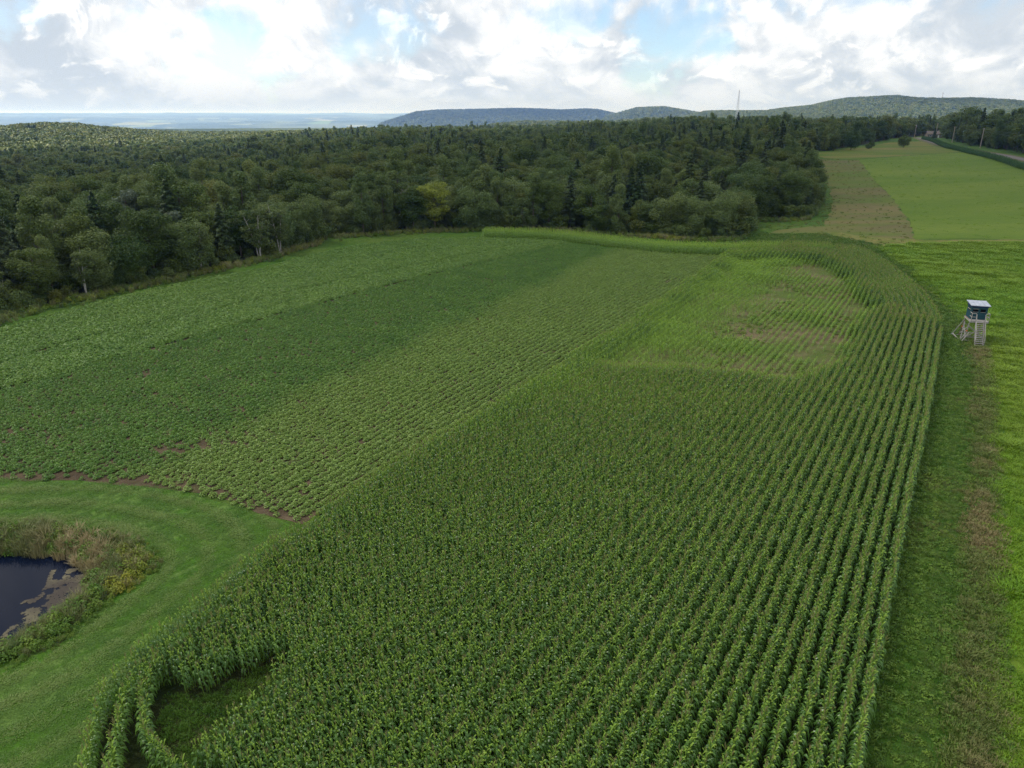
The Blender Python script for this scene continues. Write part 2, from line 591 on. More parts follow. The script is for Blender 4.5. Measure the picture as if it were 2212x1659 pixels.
leaf_mat('far_leaf', (0.06, 0.105, 0.018), (0.15, 0.195, 0.038), (0.22, 0.225, 0.05), trans=0.0, nscale=0.03, rand=0.8)  # lightened: sunshine on the far hills is put into the leaf colour


def plain(name, c1, c2, scale=2.0, rough=0.8, spec=0.2, metallic=0.0, bstr=0.3, coord='obj'):
    m, nt, L = mat(name)
    nz = add_noise(nt, scale, 5, 0.65, coord=coord)
    finish(nt, mixc(nt, maprange(nt, nz, 0.3, 0.7), c1, c2), rough, spec, nz, bstr, 0.02, metallic=metallic)


plain('bark', (0.06, 0.05, 0.04), (0.13, 0.11, 0.09), 3)
plain('birch_bark', (0.20, 0.19, 0.17), (0.50, 0.48, 0.45), 2.5)
plain('dead_wood', (0.20, 0.18, 0.165), (0.32, 0.29, 0.26), 3)
plain('weathered_lumber', (0.24, 0.22, 0.20), (0.44, 0.42, 0.39), 6)
plain('brown_lumber', (0.16, 0.115, 0.085), (0.30, 0.22, 0.16), 6)
plain('teal_paint', (0.012, 0.052, 0.070), (0.022, 0.075, 0.092), 4, 0.6)
plain('blue_trim', (0.010, 0.020, 0.085), (0.02, 0.04, 0.14), 4, 0.6)
plain('roof_panel', (0.27, 0.30, 0.36), (0.46, 0.49, 0.55), 3, 0.6)
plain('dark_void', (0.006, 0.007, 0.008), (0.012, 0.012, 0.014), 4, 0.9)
plain('orange_strap', (0.55, 0.12, 0.02), (0.65, 0.18, 0.03), 4)
plain('pole_wood', (0.30, 0.25, 0.20), (0.46, 0.39, 0.32), 1.5)
plain('wire', (0.06, 0.06, 0.06), (0.10, 0.10, 0.10), 1)
plain('galvanised', (0.62, 0.64, 0.66), (0.74, 0.76, 0.78), 1, 0.5)
plain('brown_shingle', (0.085, 0.070, 0.056), (0.135, 0.112, 0.092), 1.2)
plain('siding', (0.16, 0.14, 0.125), (0.24, 0.21, 0.19), 1.2)
plain('white_paint', (0.72, 0.72, 0.72), (0.84, 0.84, 0.83), 1.2, 0.45)
plain('window_glass', (0.02, 0.025, 0.03), (0.04, 0.045, 0.05), 1, 0.1, 0.5)
plain('tyre', (0.02, 0.02, 0.02), (0.04, 0.04, 0.04), 3)


# ------------------------------------------------------------------ mesh building
class MB:
    """vertices and faces of one mesh"""

    def __init__(self):
        self.v, self.f, self.m = [], [], []
        self.n = 0

    def add(self, verts, faces, mi=0):
        verts = np.asarray(verts, float).reshape(-1, 3)
        self.v.append(verts)
        for f in faces:
            self.f.append(tuple(int(i) + self.n for i in f))
            self.m.append(mi)
        self.n += len(verts)

    def quads(self, Q, mi=0):
        """Q: n x 4 x 3"""
        Q = np.asarray(Q, float)
        k = len(Q)
        self.v.append(Q.reshape(-1, 3))
        base = self.n + 4 * np.arange(k)
        self.f.extend(zip(base.tolist(), (base + 1).tolist(), (base + 2).tolist(), (base + 3).tolist()))
        self.m.extend([mi] * k)
        self.n += 4 * k

    def tube(self, pts, radii, sides=6, mi=0, cap=True):
        pts = np.asarray(pts, float)
        k = len(pts)
        rings = []
        for i in range(k):
            a = pts[min(i + 1, k - 1)] - pts[max(i - 1, 0)]
            a = a / (np.linalg.norm(a) + 1e-9)
            u = np.cross(a, (0, 0, 1) if abs(a[2]) < 0.9 else (1, 0, 0))
            u /= np.linalg.norm(u)
            w = np.cross(a, u)
            th = np.arange(sides) * 2 * math.pi / sides
            rings.append(pts[i] + radii[i] * (np.cos(th)[:, None] * u + np.sin(th)[:, None] * w))
        vs = np.concatenate(rings)
        fs = []
        for i in range(k - 1):
            for j in range(sides):
                a, b = i * sides + j, i * sides + (j + 1) % sides
                fs.append((a, b, b + sides, a + sides))
        if cap:
            fs.append(tuple(range(sides - 1, -1, -1)))
            fs.append(tuple(range((k - 1) * sides, k * sides)))
        self.add(vs, fs, mi)

    def bar(self, p0, p1, w, h=None, mi=0):
        """square timber from p0 to p1"""
        h = h or w
        p0, p1 = np.asarray(p0, float), np.asarray(p1, float)
        a = p1 - p0
        a /= np.linalg.norm(a)
        u = np.cross(a, (0, 0, 1) if abs(a[2]) < 0.95 else (1, 0, 0))
        u /= np.linalg.norm(u)
        q = np.cross(u, a)
        vs = []
        for p in (p0, p1):
            for sx, sy in ((-1, -1), (1, -1), (1, 1), (-1, 1)):
                vs.append(p + u * sx * w / 2 + q * sy * h / 2)
        self.add(vs, [(3, 2, 1, 0), (4, 5, 6, 7), (0, 1, 5, 4), (1, 2, 6, 5), (2, 3, 7, 6), (3, 0, 4, 7)], mi)

    def box(self, x0, x1, y0, y1, z0, z1, mi=0):
        vs = [(x, y, z) for z in (z0, z1) for x, y in ((x0, y0), (x1, y0), (x1, y1), (x0, y1))]
        self.add(vs, [(3, 2, 1, 0), (4, 5, 6, 7), (0, 1, 5, 4), (1, 2, 6, 5), (2, 3, 7, 6), (3, 0, 4, 7)], mi)

    def mesh(self, name, mats):
        me = bpy.data.meshes.new(name)
        V = np.concatenate(self.v) if self.v else np.zeros((0, 3))
        me.from_pydata(V.tolist(), [], self.f)
        for m in mats:
            me.materials.append(MAT[m])
        if len(mats) > 1:
            me.polygons.foreach_set('material_index', np.array(self.m, dtype=np.int32))
        me.update()
        return me

    def build(self, name, mats, parent=None, loc=None, rz=0.0, smooth=False):
        if isinstance(mats, str):
            mats = [mats]
        me = self.mesh(name, mats)
        if smooth:
            me.shade_smooth()
        return obj(name, me, parent, loc, rz)


def obj(name, me, parent=None, loc=None, rz=0.0):
    o = bpy.data.objects.new(name, me)
    COL.objects.link(o)
    if parent:
        o.parent = parent
    if loc is not None:
        o.location = loc
    o.rotation_euler = (0, 0, rz)
    return o


def tag(o, label=None, cat=None, group=None, kind=None):
    if label:
        o['label'] = label
    if cat:
        o['category'] = cat
    if group:
        o['group'] = group
    if kind:
        o['kind'] = kind
    return o


def empty(name, loc, rz=0.0, label=None, cat=None, group=None):
    o = bpy.data.objects.new(name, None)
    o.empty_display_size = 0.3
    COL.objects.link(o)
    o.location = loc
    o.rotation_euler = (0, 0, rz)
    return tag(o, label, cat, group)


# ------------------------------------------------------------------ ground
def build_ground():
    azf = np.radians(np.arange(-48, 48.01, 0.22))
    azc = np.radians(np.arange(53, 310, 5.0))
    az = np.concatenate([azf, azc])
    na = len(az)
    r1 = np.geomspace(4, 60, 60)
    r2 = np.geomspace(60, 1000, 130)[1:]
    r3 = np.geomspace(1000, 42000, 190)

    def sheet(name, rs, material, centre):
        R, A = np.meshgrid(rs, az, indexing='ij')
        X, Y = R * np.sin(A), R * np.cos(A)
        Z = H(X.ravel(), Y.ravel())
        V = np.stack([X.ravel(), Y.ravel(), Z], 1)
        nr = len(rs)
        i = np.arange(nr - 1)[:, None] * na
        j = np.arange(na)[None, :]
        j2 = (j + 1) % na
        F = np.stack([(i + j), (i + j2), (i + na + j2), (i + na + j)], -1).reshape(-1, 4)
        tri = []
        if centre:
            V = np.concatenate([V, [[0, 0, 0]]])
            c = len(V) - 1
            tri = [(c, (k + 1) % na, k) for k in range(na)]
        me = bpy.data.meshes.new(name)
        me.from_pydata(V.tolist(), [], F[:, ::-1].tolist() + tri)
        me.materials.append(MAT[material])
        me.shade_smooth()
        me.update()
        return tag(obj(name, me), kind='structure'), V
    g, _ = sheet('ground', np.concatenate([r1, r2]), 'grass', True)
    h, V = sheet('hills', r3, 'hillside', False)
    return V[:, 2].min(), V[:, 2].max()


ZMIN, ZMAX = build_ground()


def clip_grid(poly, step):
    """polygon cut along a square grid so that it can follow the ground"""
    import bmesh
    bm = bmesh.new()
    vs = [bm.verts.new((p[0], p[1], 0)) for p in poly]
    for t in tessellate_polygon([[Vector((p[0], p[1], 0)) for p in poly]]):
        try:
            bm.faces.new([vs[i] for i in t])
        except ValueError:
            pass
    lo, hi = np.min(poly, 0), np.max(poly, 0)
    for ax in (0, 1):
        k = math.floor(lo[ax] / step) * step + step
        while k < hi[ax]:
            no = (1, 0, 0) if ax == 0 else (0, 1, 0)
            co = (k, 0, 0) if ax == 0 else (0, k, 0)
            bmesh.ops.bisect_plane(bm, geom=bm.verts[:] + bm.edges[:] + bm.faces[:], dist=1e-5, plane_co=co, plane_no=no)
            k += step
    return bm


def ragged(poly, amp, seg=2.0, seed=1.0):
    """split long edges and push the points about so that field edges are not ruled lines"""
    out = []
    m = len(poly)
    for i in range(m):
        a, b = poly[i], poly[(i + 1) % m]
        n = max(1, int(np.hypot(*(b - a)) / seg))
        n = min(n, 60)
        for k in range(n):
            p = a + (b - a) * k / n
            q = np.array([wob(p[0], p[1], 0.9, seed) + 0.5 * wob(p[0], p[1], 2.7, seed + 1), wob(p[0], p[1], 1.1, seed + 4) + 0.5 * wob(p[0], p[1], 2.3, seed + 2)])
            out.append(p + amp * q)
    return np.array(out)


def sheet(name, poly, material, off, step, kind='structure'):
    bm = clip_grid(poly, step)
    co = np.array([v.co[:] for v in bm.verts])
    z = H(co[:, 0], co[:, 1]) + off
    for v, q in zip(bm.verts, z):
        v.co.z = q
    for f in bm.faces:
        f.normal_update()
        if f.normal.z < 0:
            f.normal_flip()
    me = bpy.data.meshes.new(name)
    bm.to_mesh(me)
    bm.free()
    me.materials.append(MAT[material])
    return tag(obj(name, me), kind=kind)


# row direction of the crops: they run towards a point on the horizon at column 2125
ROW = math.atan(px_t(2125))
UD = np.array([math.sin(ROW), math.cos(ROW)])
VD = np.array([math.cos(ROW), -math.sin(ROW)])


def uv(x, y):
    return x * UD[0] + y * UD[1], x * VD[0] + y * VD[1]


def xy(u, v):
    return u * UD[0] + v * VD[0], u * UD[1] + v * VD[1]


# outlines
BEAN = GG([(-420, 1060), (-200, 1045), (0, 1035), (180, 1040), (370, 1055), (500, 1088), (640, 1130), (760, 1085), (1000, 945), (1260, 770), (1430, 655), (1540, 575), (1570, 553), (1420, 547), (1310, 535), (1200, 522), (1045, 516), (900, 519), (760, 535), (640, 562), (540, 590), (440, 606), (330, 628), (200, 660), (90, 690), (0, 715), (-200, 770), (-500, 860)])
MOWN = GG([(-900, 1690), (-700, 1250), (-420, 1060), (-200, 1045), (0, 1035), (180, 1040), (370, 1055), (500, 1090), (640, 1140), (580, 1200), (480, 1290), (380, 1370), (290, 1450), (225, 1550), (195, 1660), (190, 1800)])
BANK = smooth_poly(GG([(0, 1130), (100, 1128), (200, 1140), (300, 1165), (340, 1190), (350, 1215), (330, 1245), (280, 1282), (200, 1342), (120, 1402), (50, 1432), (0, 1455), (-200, 1520), (-450, 1490), (-600, 1330), (-420, 1170), (-200, 1135)]), 3)
CORN = np.concatenate([flat([(130, 1800), (150, 1690), (170, 1620), (186, 1548), (208, 1481), (275, 1400), (351, 1338), (422, 1284), (520, 1205), (600, 1145), (660, 1105)], 2.0), GG([(760, 1090), (1000, 948), (1260, 775), (1430, 660), (1545, 578), (1575, 553), (1590, 545), (1700, 545), (1830, 548), (1890, 572), (1945, 615), (1995, 665), (2028, 720), (2020, 790), (1985, 980), (1945, 1180), (1900, 1420), (1862, 1659), (1835, 1800)])])
HAY1 = GG([(1855, 345), (1920, 340), (1990, 335), (2080, 330), (2130, 340), (2212, 362), (2420, 405), (2700, 480), (2700, 530), (2400, 522), (2212, 518), (2080, 515), (1975, 517), (1968, 480), (1930, 430), (1890, 390)])
HAY2 = GG([(1905, 535), (1990, 527), (2100, 524), (2212, 524), (2450, 529), (2800, 540), (2900, 900), (2700, 1800), (2190, 1800), (2180, 1500), (2172, 1250), (2160, 1000), (2150, 850), (2135, 760), (2085, 680), (2010, 610), (1950, 565)])
WEEDY = GG([(1748, 342), (1800, 346), (1855, 345), (1890, 390), (1930, 430), (1968, 480), (1975, 517), (1960, 523), (1850, 520), (1720, 516), (1640, 512), (1690, 495), (1780, 488), (1800, 440), (1790, 400), (1775, 370)])
TAN = GG([(1742, 331), (1800, 326), (1850, 318), (1920, 308), (1990, 305), (2030, 318), (2100, 334), (2080, 329), (1990, 334), (1920, 339), (1855, 344), (1800, 345)])
VERGE = GG([(2122, 738), (2130, 760), (2142, 850), (2148, 1000), (2155, 1250), (2158, 1500), (2160, 1800), (2040, 1800), (2062, 1500), (2095, 1250), (2108, 1000), (2112, 850), (2098, 742)])
CROSS = GG([(1770, 505), (1880, 512), (2000, 519), (2212, 518), (2450, 523), (2450, 529), (2212, 525), (2050, 526), (1960, 530), (1880, 524)])
STUNT = smooth_poly(GG([(1290, 800), (1400, 715), (1500, 640), (1570, 575), (1640, 566), (1770, 572), (1830, 610), (1868, 660), (1880, 700), (1850, 755), (1800, 805), (1720, 840), (1600, 825), (1450, 815)]), 3)
GAP = flat([(335, 1470), (350, 1428), (440, 1430), (560, 1368), (636, 1372), (530, 1490), (424, 1572), (402, 1610), (467, 1625), (600, 1650), (760, 1668), (900, 1672), (1010, 1690), (900, 1780), (430, 1740), (330, 1650), (305, 1570), (310, 1510)], 2.0)

sheet('bean_field_soil', ragged(BEAN, 0.5, 2.0, 1), 'field_soil', 0.012, 6)
sheet('corn_field_soil', ragged(CORN, 0.2, 2.0, 2), 'shaded_weedy_soil', 0.020, 6)
sheet('stunted_patch_soil', ragged(STUNT, 0.7, 1.5, 7), 'patch_soil', 0.030, 5)
sheet('mown_grass', ragged(MOWN, 0.35, 2.0, 3), 'mown_grass', 0.006, 1.0)
sheet('hay_meadow', ragged(HAY1, 0.5, 3.0, 4), 'hay_meadow', 0.03, 12)
sheet('hay_meadow', ragged(HAY2, 1.0, 1.0, 5), 'hay_meadow', 0.012, 8)
sheet('weedy_strip', ragged(WEEDY, 0.6, 3.0, 6), 'weedy_strip', 0.022, 10)
sheet('rough_meadow', ragged(TAN, 1.5, 3.0, 8), 'rough_meadow', 0.04, 10)
sheet('field_margin', ragged(VERGE, 0.6, 1.0, 9), 'grass', 0.018, 4)
sheet('mown_swath', ragged(CROSS, 0.4, 3.0, 10), 'tan_grass', 0.036, 8)

# pond
pw = POND + (POND - POND.mean(0)) * 0.06
mb = MB()
mb.add([(p[0], p[1], -0.35) for p in pw], [tuple(range(len(pw)))])
tag(mb.build('pond_water', 'water'), kind='structure')
if mb and True:
    o = bpy.data.objects['pond_water']
    if o.data.polygons[0].normal.z < 0:
        o.data.flip_normals()

# road along the far right
ROADPX = [(2700, 430), (2450, 388), (2212, 345), (2150, 333), (2080, 322), (2030, 312), (2000, 302), (1985, 297)]
RD = smooth_poly(GG(ROADPX), 6, closed=False)


def strip(name, line, half, off, material, shift=0.0):
    line = np.asarray(line)
    tn = np.gradient(line, axis=0)
    tn /= np.linalg.norm(tn, axis=1)[:, None] + 1e-9
    nr = np.stack([tn[:, 1], -tn[:, 0]], 1)
    rows = [line + nr * (shift + s * half) for s in (-1, -0.5, 0, 0.5, 1)]
    k = len(line)
    V = np.concatenate(rows)
    Z = H(V[:, 0], V[:, 1]) + off
    mb = MB()
    fs = []
    for a in range(4):
        for i in range(k - 1):
            fs.append((a * k + i, a * k + i + 1, (a + 1) * k + i + 1, (a + 1) * k + i))
    mb.add(np.column_stack([V, Z]), fs)
    o = mb.build(name, material)
    if o.data.polygons[0].normal.z < 0:
        o.data.flip_normals()
    return tag(o, kind='structure')


strip('road_verge', RD, 5.5, 0.04, 'road_verge')
strip('road', RD, 2.8, 0.10, 'asphalt')


# the wheel track that skirts the corn, with a paler swath beside it
TRACK = smooth_poly(GG([(1850, 520), (1885, 534), (1930, 568), (1990, 613), (2045, 662), (2078, 700), (2090, 745), (2080, 850), (2062, 1000), (2035, 1250), (1995, 1500), (1960, 1750)]), 5, closed=False)
strip('wheel_track', TRACK, 0.55, 0.022, 'track_earth')
strip('wheel_track', TRACK, 0.35, 0.022, 'track_earth', -2.0)
strip('mown_swath', smooth_poly(GG([(1800, 500), (1890, 520), (1950, 560), (2030, 625), (2100, 692)]), 5, closed=False), 1.2, 0.024, 'tan_grass', 0.8)


# ------------------------------------------------------------------ scattering
def proto_collection(name, meshes):
    c = bpy.data.collections.new(name)
    for i, me in enumerate(meshes):
        o = bpy.data.objects.new('%s_%02d' % (name, i), me)
        c.objects.link(o)
    return c


def scatter(name, P, rotz, scl, idx, tint, coll, tilt=None, label=None):
    """one object of uncountable plants: points that carry instances"""
    n = len(P)
    me = bpy.data.meshes.new(name)
    me.vertices.add(n)
    me.vertices.foreach_set('co', np.asarray(P, np.float32).ravel())
    rot = np.zeros((n, 3), np.float32)
    rot[:, 2] = rotz
    if tilt is not None:
        rot[:, :2] = tilt
    a = me.attributes.new('rot', 'FLOAT_VECTOR', 'POINT')
    a.data.foreach_set('vector', rot.ravel())
    scl = np.asarray(scl, np.float32)
    if scl.ndim == 1:
        scl = np.repeat(scl[:, None], 3, 1)
    a = me.attributes.new('scl', 'FLOAT_VECTOR', 'POINT')
    a.data.foreach_set('vector', scl.ravel())
    a = me.attributes.new('idx', 'INT', 'POINT')
    a.data.foreach_set('value', np.asarray(idx, np.int32))
    a = me.attributes.new('tint', 'FLOAT', 'POINT')
    a.data.foreach_set('value', np.asarray(tint, np.float32))
    o = tag(obj(name, me), kind='stuff')
    if label:
        o['label'] = label
    ng = bpy.data.node_groups.new(name, 'GeometryNodeTree')
    ng.interface.new_socket('Geometry', in_out='INPUT', socket_type='NodeSocketGeometry')
    ng.interface.new_socket('Geometry', in_out='OUTPUT', socket_type='NodeSocketGeometry')
    L = ng.links.new
    gi, go = ng.nodes.new('NodeGroupInput'), ng.nodes.new('NodeGroupOutput')
    ip = ng.nodes.new('GeometryNodeInstanceOnPoints')
    ci = ng.nodes.new('GeometryNodeCollectionInfo')
    ci.inputs['Collection'].default_value = coll
    ci.inputs['Separate Children'].default_value = True
    ci.inputs['Reset Children'].default_value = True
    m2p = ng.nodes.new('GeometryNodeMeshToPoints')

    def attr(nm, ty):
        k = ng.nodes.new('GeometryNodeInputNamedAttribute')
        k.data_type = ty
        k.inputs['Name'].default_value = nm
        return [s for s in k.outputs if s.enabled and s.name == 'Attribute'][0]
    e2r = ng.nodes.new('FunctionNodeEulerToRotation')
    L(attr('rot', 'FLOAT_VECTOR'), e2r.inputs[0])
    L(gi.outputs[0], m2p.inputs['Mesh'])
    L(m2p.outputs[0], ip.inputs['Points'])
    L(ci.outputs[0], ip.inputs['Instance'])
    ip.inputs['Pick Instance'].default_value = True
    L(attr('idx', 'INT'), ip.inputs['Instance Index'])
    L(e2r.outputs[0], ip.inputs['Rotation'])
    L(attr('scl', 'FLOAT_VECTOR'), ip.inputs['Scale'])
    L(ip.outputs[0], go.inputs[0])
    md = o.modifiers.new('scatter', 'NODES')
    md.node_group = ng
    return o


def in_view(x, y, z, mx=330, my=260):
    px, py, d = project(x, y, z)
    return (px > -mx) & (px < W + mx) & (py > -200) & (py < HGT + my) & (d > 1)


# ------------------------------------------------------------------ corn
def blade(mb, root, out, length, width, rise, droop, mi=0, seg=5, twist=0.0):
    """arching strap leaf; out: unit horizontal direction"""
    out = np.array([out[0], out[1], 0.0])
    side = np.array([-out[1], out[0], 0.0])
    pts = []
    for i in range(seg + 1):
        s = i / seg
        r = length * (s - 0.12 * s * s)
        z = length * (rise * s - droop * s * s)
        w = width * (0.45 + 1.1 * s if s < 0.5 else 2.0 * (1 - s) ** 0.8) * (0.0 if i == seg else 1)
        c = np.asarray(root) + out * r * (1 - 0.35 * rise * 0) + np.array([0, 0, z])
        tl = side * w / 2 + np.array([0, 0, w * 0.22])
        tr = -side * w / 2 + np.array([0, 0, w * 0.22])
        if twist:
            tl = tl + np.array([0, 0, 1]) * twist * w * s
            tr = tr - np.array([0, 0, 1]) * twist * w * s
        pts.append((c + tl, c, c + tr))
    vs = np.array(pts).reshape(-1, 3)
    fs = []
    for i in range(seg):
        a = 3 * i
        fs += [(a, a + 1, a + 4, a + 3), (a + 1, a + 2, a + 5, a + 4)]
    mb.add(vs, fs, mi)


def corn_parts(seed, tassel=True, nleaf=11):
    r = random.Random(seed)
    st, lv, ta = MB(), MB(), MB()
    tl_ = st
    hgt = 1.78
    bend = (r.uniform(-.06, .06), r.uniform(-.06, .06))
    st.tube([(0, 0, -0.05), (bend[0] * .3, bend[1] * .3, hgt * .5), (bend[0], bend[1], hgt)], [0.019, 0.016, 0.007], 5, 0)
    for i in range(nleaf):
        f = 0.20 + 0.76 * i / (nleaf - 1)
        z = hgt * f
        sgn = 1 if i % 2 else -1
        a = r.gauss(0, 0.50) + (math.pi if sgn < 0 else 0)
        length = (0.30 + 0.10 * math.sin(math.pi * f)) * r.uniform(.7, 1.25)
        rise = r.uniform(1.2, 1.7)
        droop = rise * r.uniform(1.05, 1.6)
        top_ = f > 0.80
        if top_:
            length *= 0.55
            rise *= 1.75
            droop = rise * r.uniform(.45, .85)
        blade(tl_ if top_ else lv, (bend[0] * f, bend[1] * f, z), (math.cos(a), math.sin(a)), length, (r.uniform(.05, .07) if top_ else r.uniform(.08, .11)), rise, droop, 0, 5, r.uniform(-.5, .5))
    if tassel:
        top = np.array([bend[0], bend[1], hgt])
        for k in range(5):
            a = r.uniform(0, 6.28)
            o = 0.0 if k == 0 else r.uniform(.04, .12)
            h = 0.36 if k == 0 else r.uniform(.18, .30)
            e = top + np.array([o * math.cos(a), o * math.sin(a), h])
            mid = (top + e) / 2 + np.array([0, 0, 0.03])
            ta.tube([top, mid, e], [0.006, 0.007, 0.003], 3, 0, cap=False)
    return st, lv, ta


def join(parts):
    """[(MB, material index)] -> one MB"""
    out = MB()
    for p, mi in parts:
        if p.n:
            out.add(np.concatenate(p.v), p.f, mi)
    return out


CORN_MATS = ['corn_stalk', 'corn_leaf', 'corn_tassel']
corn_sets, corn_meshes = [], []
for k in range(8):
    s_, l_, t_ = corn_parts(100 + k, tassel=(k < 6))
    corn_sets.append([(s_.mesh('stalk', ['corn_stalk']), 'stalk'), (l_.mesh('leaves', ['corn_leaf']), 'leaves')] + ([(t_.mesh('tassel', ['corn_tassel']), 'tassel')] if k < 6 else []))
    corn_meshes.append(join([(s_, 0), (l_, 1), (t_, 2)]).mesh('corn_%d' % k, CORN_MATS))
CORN_C = proto_collection('corn_proto', corn_meshes)
SIDE_C = proto_collection('roadside_proto', [join([(q, 0) for q in corn_parts(140 + k, False)]).mesh('roadside_%d' % k, ['roadside_leaf']) for k in range(4)])


def build_corn():
    # straight rows
    u, v = uv(CORN[:, 0], CORN[:, 1])
    R, S = 0.755, 0.145
    vv = np.arange(v.min(), v.max(), R)
    uu = np.arange(u.min(), u.max(), S)
    # anchor the rows on the right-hand edge row
    V, U = np.meshgrid(vv, uu, indexing='ij')
    V = V + rng.normal(0, 0.02, V.shape) + 0.08 * np.sin(U * 0.11 + V * 0.2)
    U = U + rng.normal(0, 0.04, U.shape)
    x, y = xy(U.ravel(), V.ravel())
    k = inside(CORN, x, y)
    x, y = x[k], y[k]
    # headland: rows that follow the left edge at the near end
    head = flat([(210, 1790), (165, 1700), (170, 1620), (186, 1548), (208, 1481), (275, 1400), (351, 1338), (422, 1284), (520, 1208), (590, 1152)], 2.0)
    head = smooth_poly(head, 6, closed=False)
    inner = edge_dist(head, x, y, closed=False)
    k = inner > 2.9 * np.clip((np.hypot(x - head[-1, 0], y - head[-1, 1]) - 1.0) / 9.0, 0, 1)
    x, y = x[k], y[k]
    k = ~inside(GAP, x, y)
    x, y = x[k], y[k]
    ang = np.full(len(x), -ROW)
    hx, hy, ha = [], [], []
    for r in range(3):
        tn = np.gradient(head, axis=0)
        tn /= np.linalg.norm(tn, axis=1)[:, None]
        nr = np.stack([tn[:, 1], -tn[:, 0]], 1)
        line = head + nr * (0.1 + 1.0 * r)
        if r == 2:
            tail = flat([(560, 1715), (418, 1655), (340, 1600), (302, 1530), (306, 1458), (329, 1409)], 2.0)
            tail = smooth_poly(tail, 6, closed=False)
            cut = np.argmin(np.hypot(*(line - tail[-1]).T))
            line = np.concatenate([tail, line[cut + 1:]])
        seg = np.hypot(*np.diff(line, axis=0).T)
        s = np.concatenate([[0], np.cumsum(seg)])
        q = np.arange(0, s[-1], 0.165)
        lx, ly = np.interp(q, s, line[:, 0]), np.interp(q, s, line[:, 1])
        tx, ty = np.gradient(lx), np.gradient(ly)
        hx.append(lx)
        hy.append(ly)
        ha.append(np.arctan2(ty, tx) + math.pi / 2)
    hx, hy, ha = map(np.concatenate, (hx, hy, ha))
    hx = hx + rng.normal(0, .03, len(hx))
    hy = hy + rng.normal(0, .03, len(hy))
    # far headland belt of tall corn behind the beans, rows along its length
    belt = smooth_poly(GG([(1040, 515), (1120, 517), (1200, 521), (1310, 534), (1420, 546), (1570, 553), (1700, 549), (1800, 552)]), 6, closed=False)
    tn = np.gradient(belt, axis=0)
    tn /= np.linalg.norm(tn, axis=1)[:, None]
    nr = np.stack([-tn[:, 1], tn[:, 0]], 1)
    bx, by, ba = [], [], []
    for r in range(7):
        line = belt + nr * 0.8 * r
        s = np.concatenate([[0], np.cumsum(np.hypot(*np.diff(line, axis=0).T))])
        q = np.arange(0, s[-1], 0.2)
        lx, ly = np.interp(q, s, line[:, 0]), np.interp(q, s, line[:, 1])
        bx.append(lx + rng.normal(0, .05, len(q)))
        by.append(ly + rng.normal(0, .05, len(q)))
        ba.append(np.arctan2(np.gradient(ly), np.gradient(lx)) + math.pi / 2)
    bx, by, ba = map(np.concatenate, (bx, by, ba))
    # right-hand end turn rows, following the edge round the far corner
    turn = smooth_poly(GG([(1800, 548), (1850, 552), (1890, 572), (1945, 615), (1995, 665), (2028, 722)]), 6, closed=False)
    tn = np.gradient(turn, axis=0)
    tn /= np.linalg.norm(tn, axis=1)[:, None]
    nr = np.stack([tn[:, 1], -tn[:, 0]], 1)
    tx_, ty_, ta_ = [], [], []
    for r in range(8):
        line = turn + nr * 0.8 * r
        s = np.concatenate([[0], np.cumsum(np.hypot(*np.diff(line, axis=0).T))])
        q = np.arange(0, s[-1], 0.2)
        lx, ly = np.interp(q, s, line[:, 0]), np.interp(q, s, line[:, 1])
        tx_.append(lx + rng.normal(0, .05, len(q)))
        ty_.append(ly + rng.normal(0, .05, len(q)))
        ta_.append(np.arctan2(np.gradient(ly), np.gradient(lx)) + math.pi / 2)
    tx_, ty_, ta_ = map(np.concatenate, (tx_, ty_, ta_))
    k = edge_dist(turn, x, y, False) > 6.2 * np.clip((np.hypot(x - turn[-1, 0], y - turn[-1, 1]) - 0.5) / 10.0, 0, 1)
    x, y, ang = x[k], y[k], ang[k]

    X = np.concatenate([x, hx, bx, tx_])
    Y = np.concatenate([y, hy, by, ty_])
    A = np.concatenate([ang, ha, ba, ta_])
    zone = np.concatenate([np.zeros(len(x)), np.ones(len(hx)), np.full(len(bx), 2), np.full(len(tx_), 3)])
    # stunted patch
    sd_ = edge_dist(STUNT, X, Y)
    sin_ = np.where(inside(STUNT, X, Y), sd_, -sd_) + 1.8 * fbm(X, Y, 0.25, 3.0)
    st = ss(-1.6, 2.2, sin_) * np.isin(zone, (0, 3))
    vr = uv(*GG([(1560, 700)])[0])[1]
    right_ = ss(-4, 5, uv(X, Y)[1] - vr)
    patch = fbm(X, Y, 0.16, 11.0)
    # the middle left of the patch keeps somewhat taller plants
    tall = ss(0.1, 0.6, patch)
    h = 1.0 - st * (0.48 + 0.14 * right_ - 0.16 * tall)
    h = h * (1 + 0.07 * fbm(X, Y, 0.12, 6.0) + 0.05 * fbm(X, Y, 0.9, 16.0)) * rng.normal(1, 0.035, len(X))
    u, v = uv(X, Y)
    nl_ = 1 - ss(0, 3.0, v - uv(*GG([(640, 1130)])[0])[1])
    h = h * (1 - 0.28 * nl_ * ss(-0.3, 0.6, fbm(X, Y, 0.35, 27.0)) * (zone == 0))
    keep = rng.random(len(X)) > st * (0.34 + 0.18 * right_ + (0.15 + 0.40 * right_) * ss(0.0, 0.5, fbm(X, Y, 0.3, 21.0)) - 0.20 * tall)
    keep &= rng.random(len(X)) > 0.03
    keep &= in_view(X, Y, 1.0)
    X, Y, A, zone, st, h = (q[keep] for q in (X, Y, A, zone, st, h))
    n = len(X)
    u, v = uv(X, Y)
    vleft = uv(*GG([(640, 1130)])[0])[1]
    near_left = 1 - ss(0, 9, v - vleft)
    tint = np.clip(0.08 + 0.85 * st + 0.25 * near_left * ss(40, 75, Y) + 0.28 * ss(0.15, 0.8, fbm(X, Y, 0.09, 15.0)) + 0.35 * (zone == 2) + rng.normal(0, .08, n), 0, 1)
    idx = rng.integers(0, 6, n)
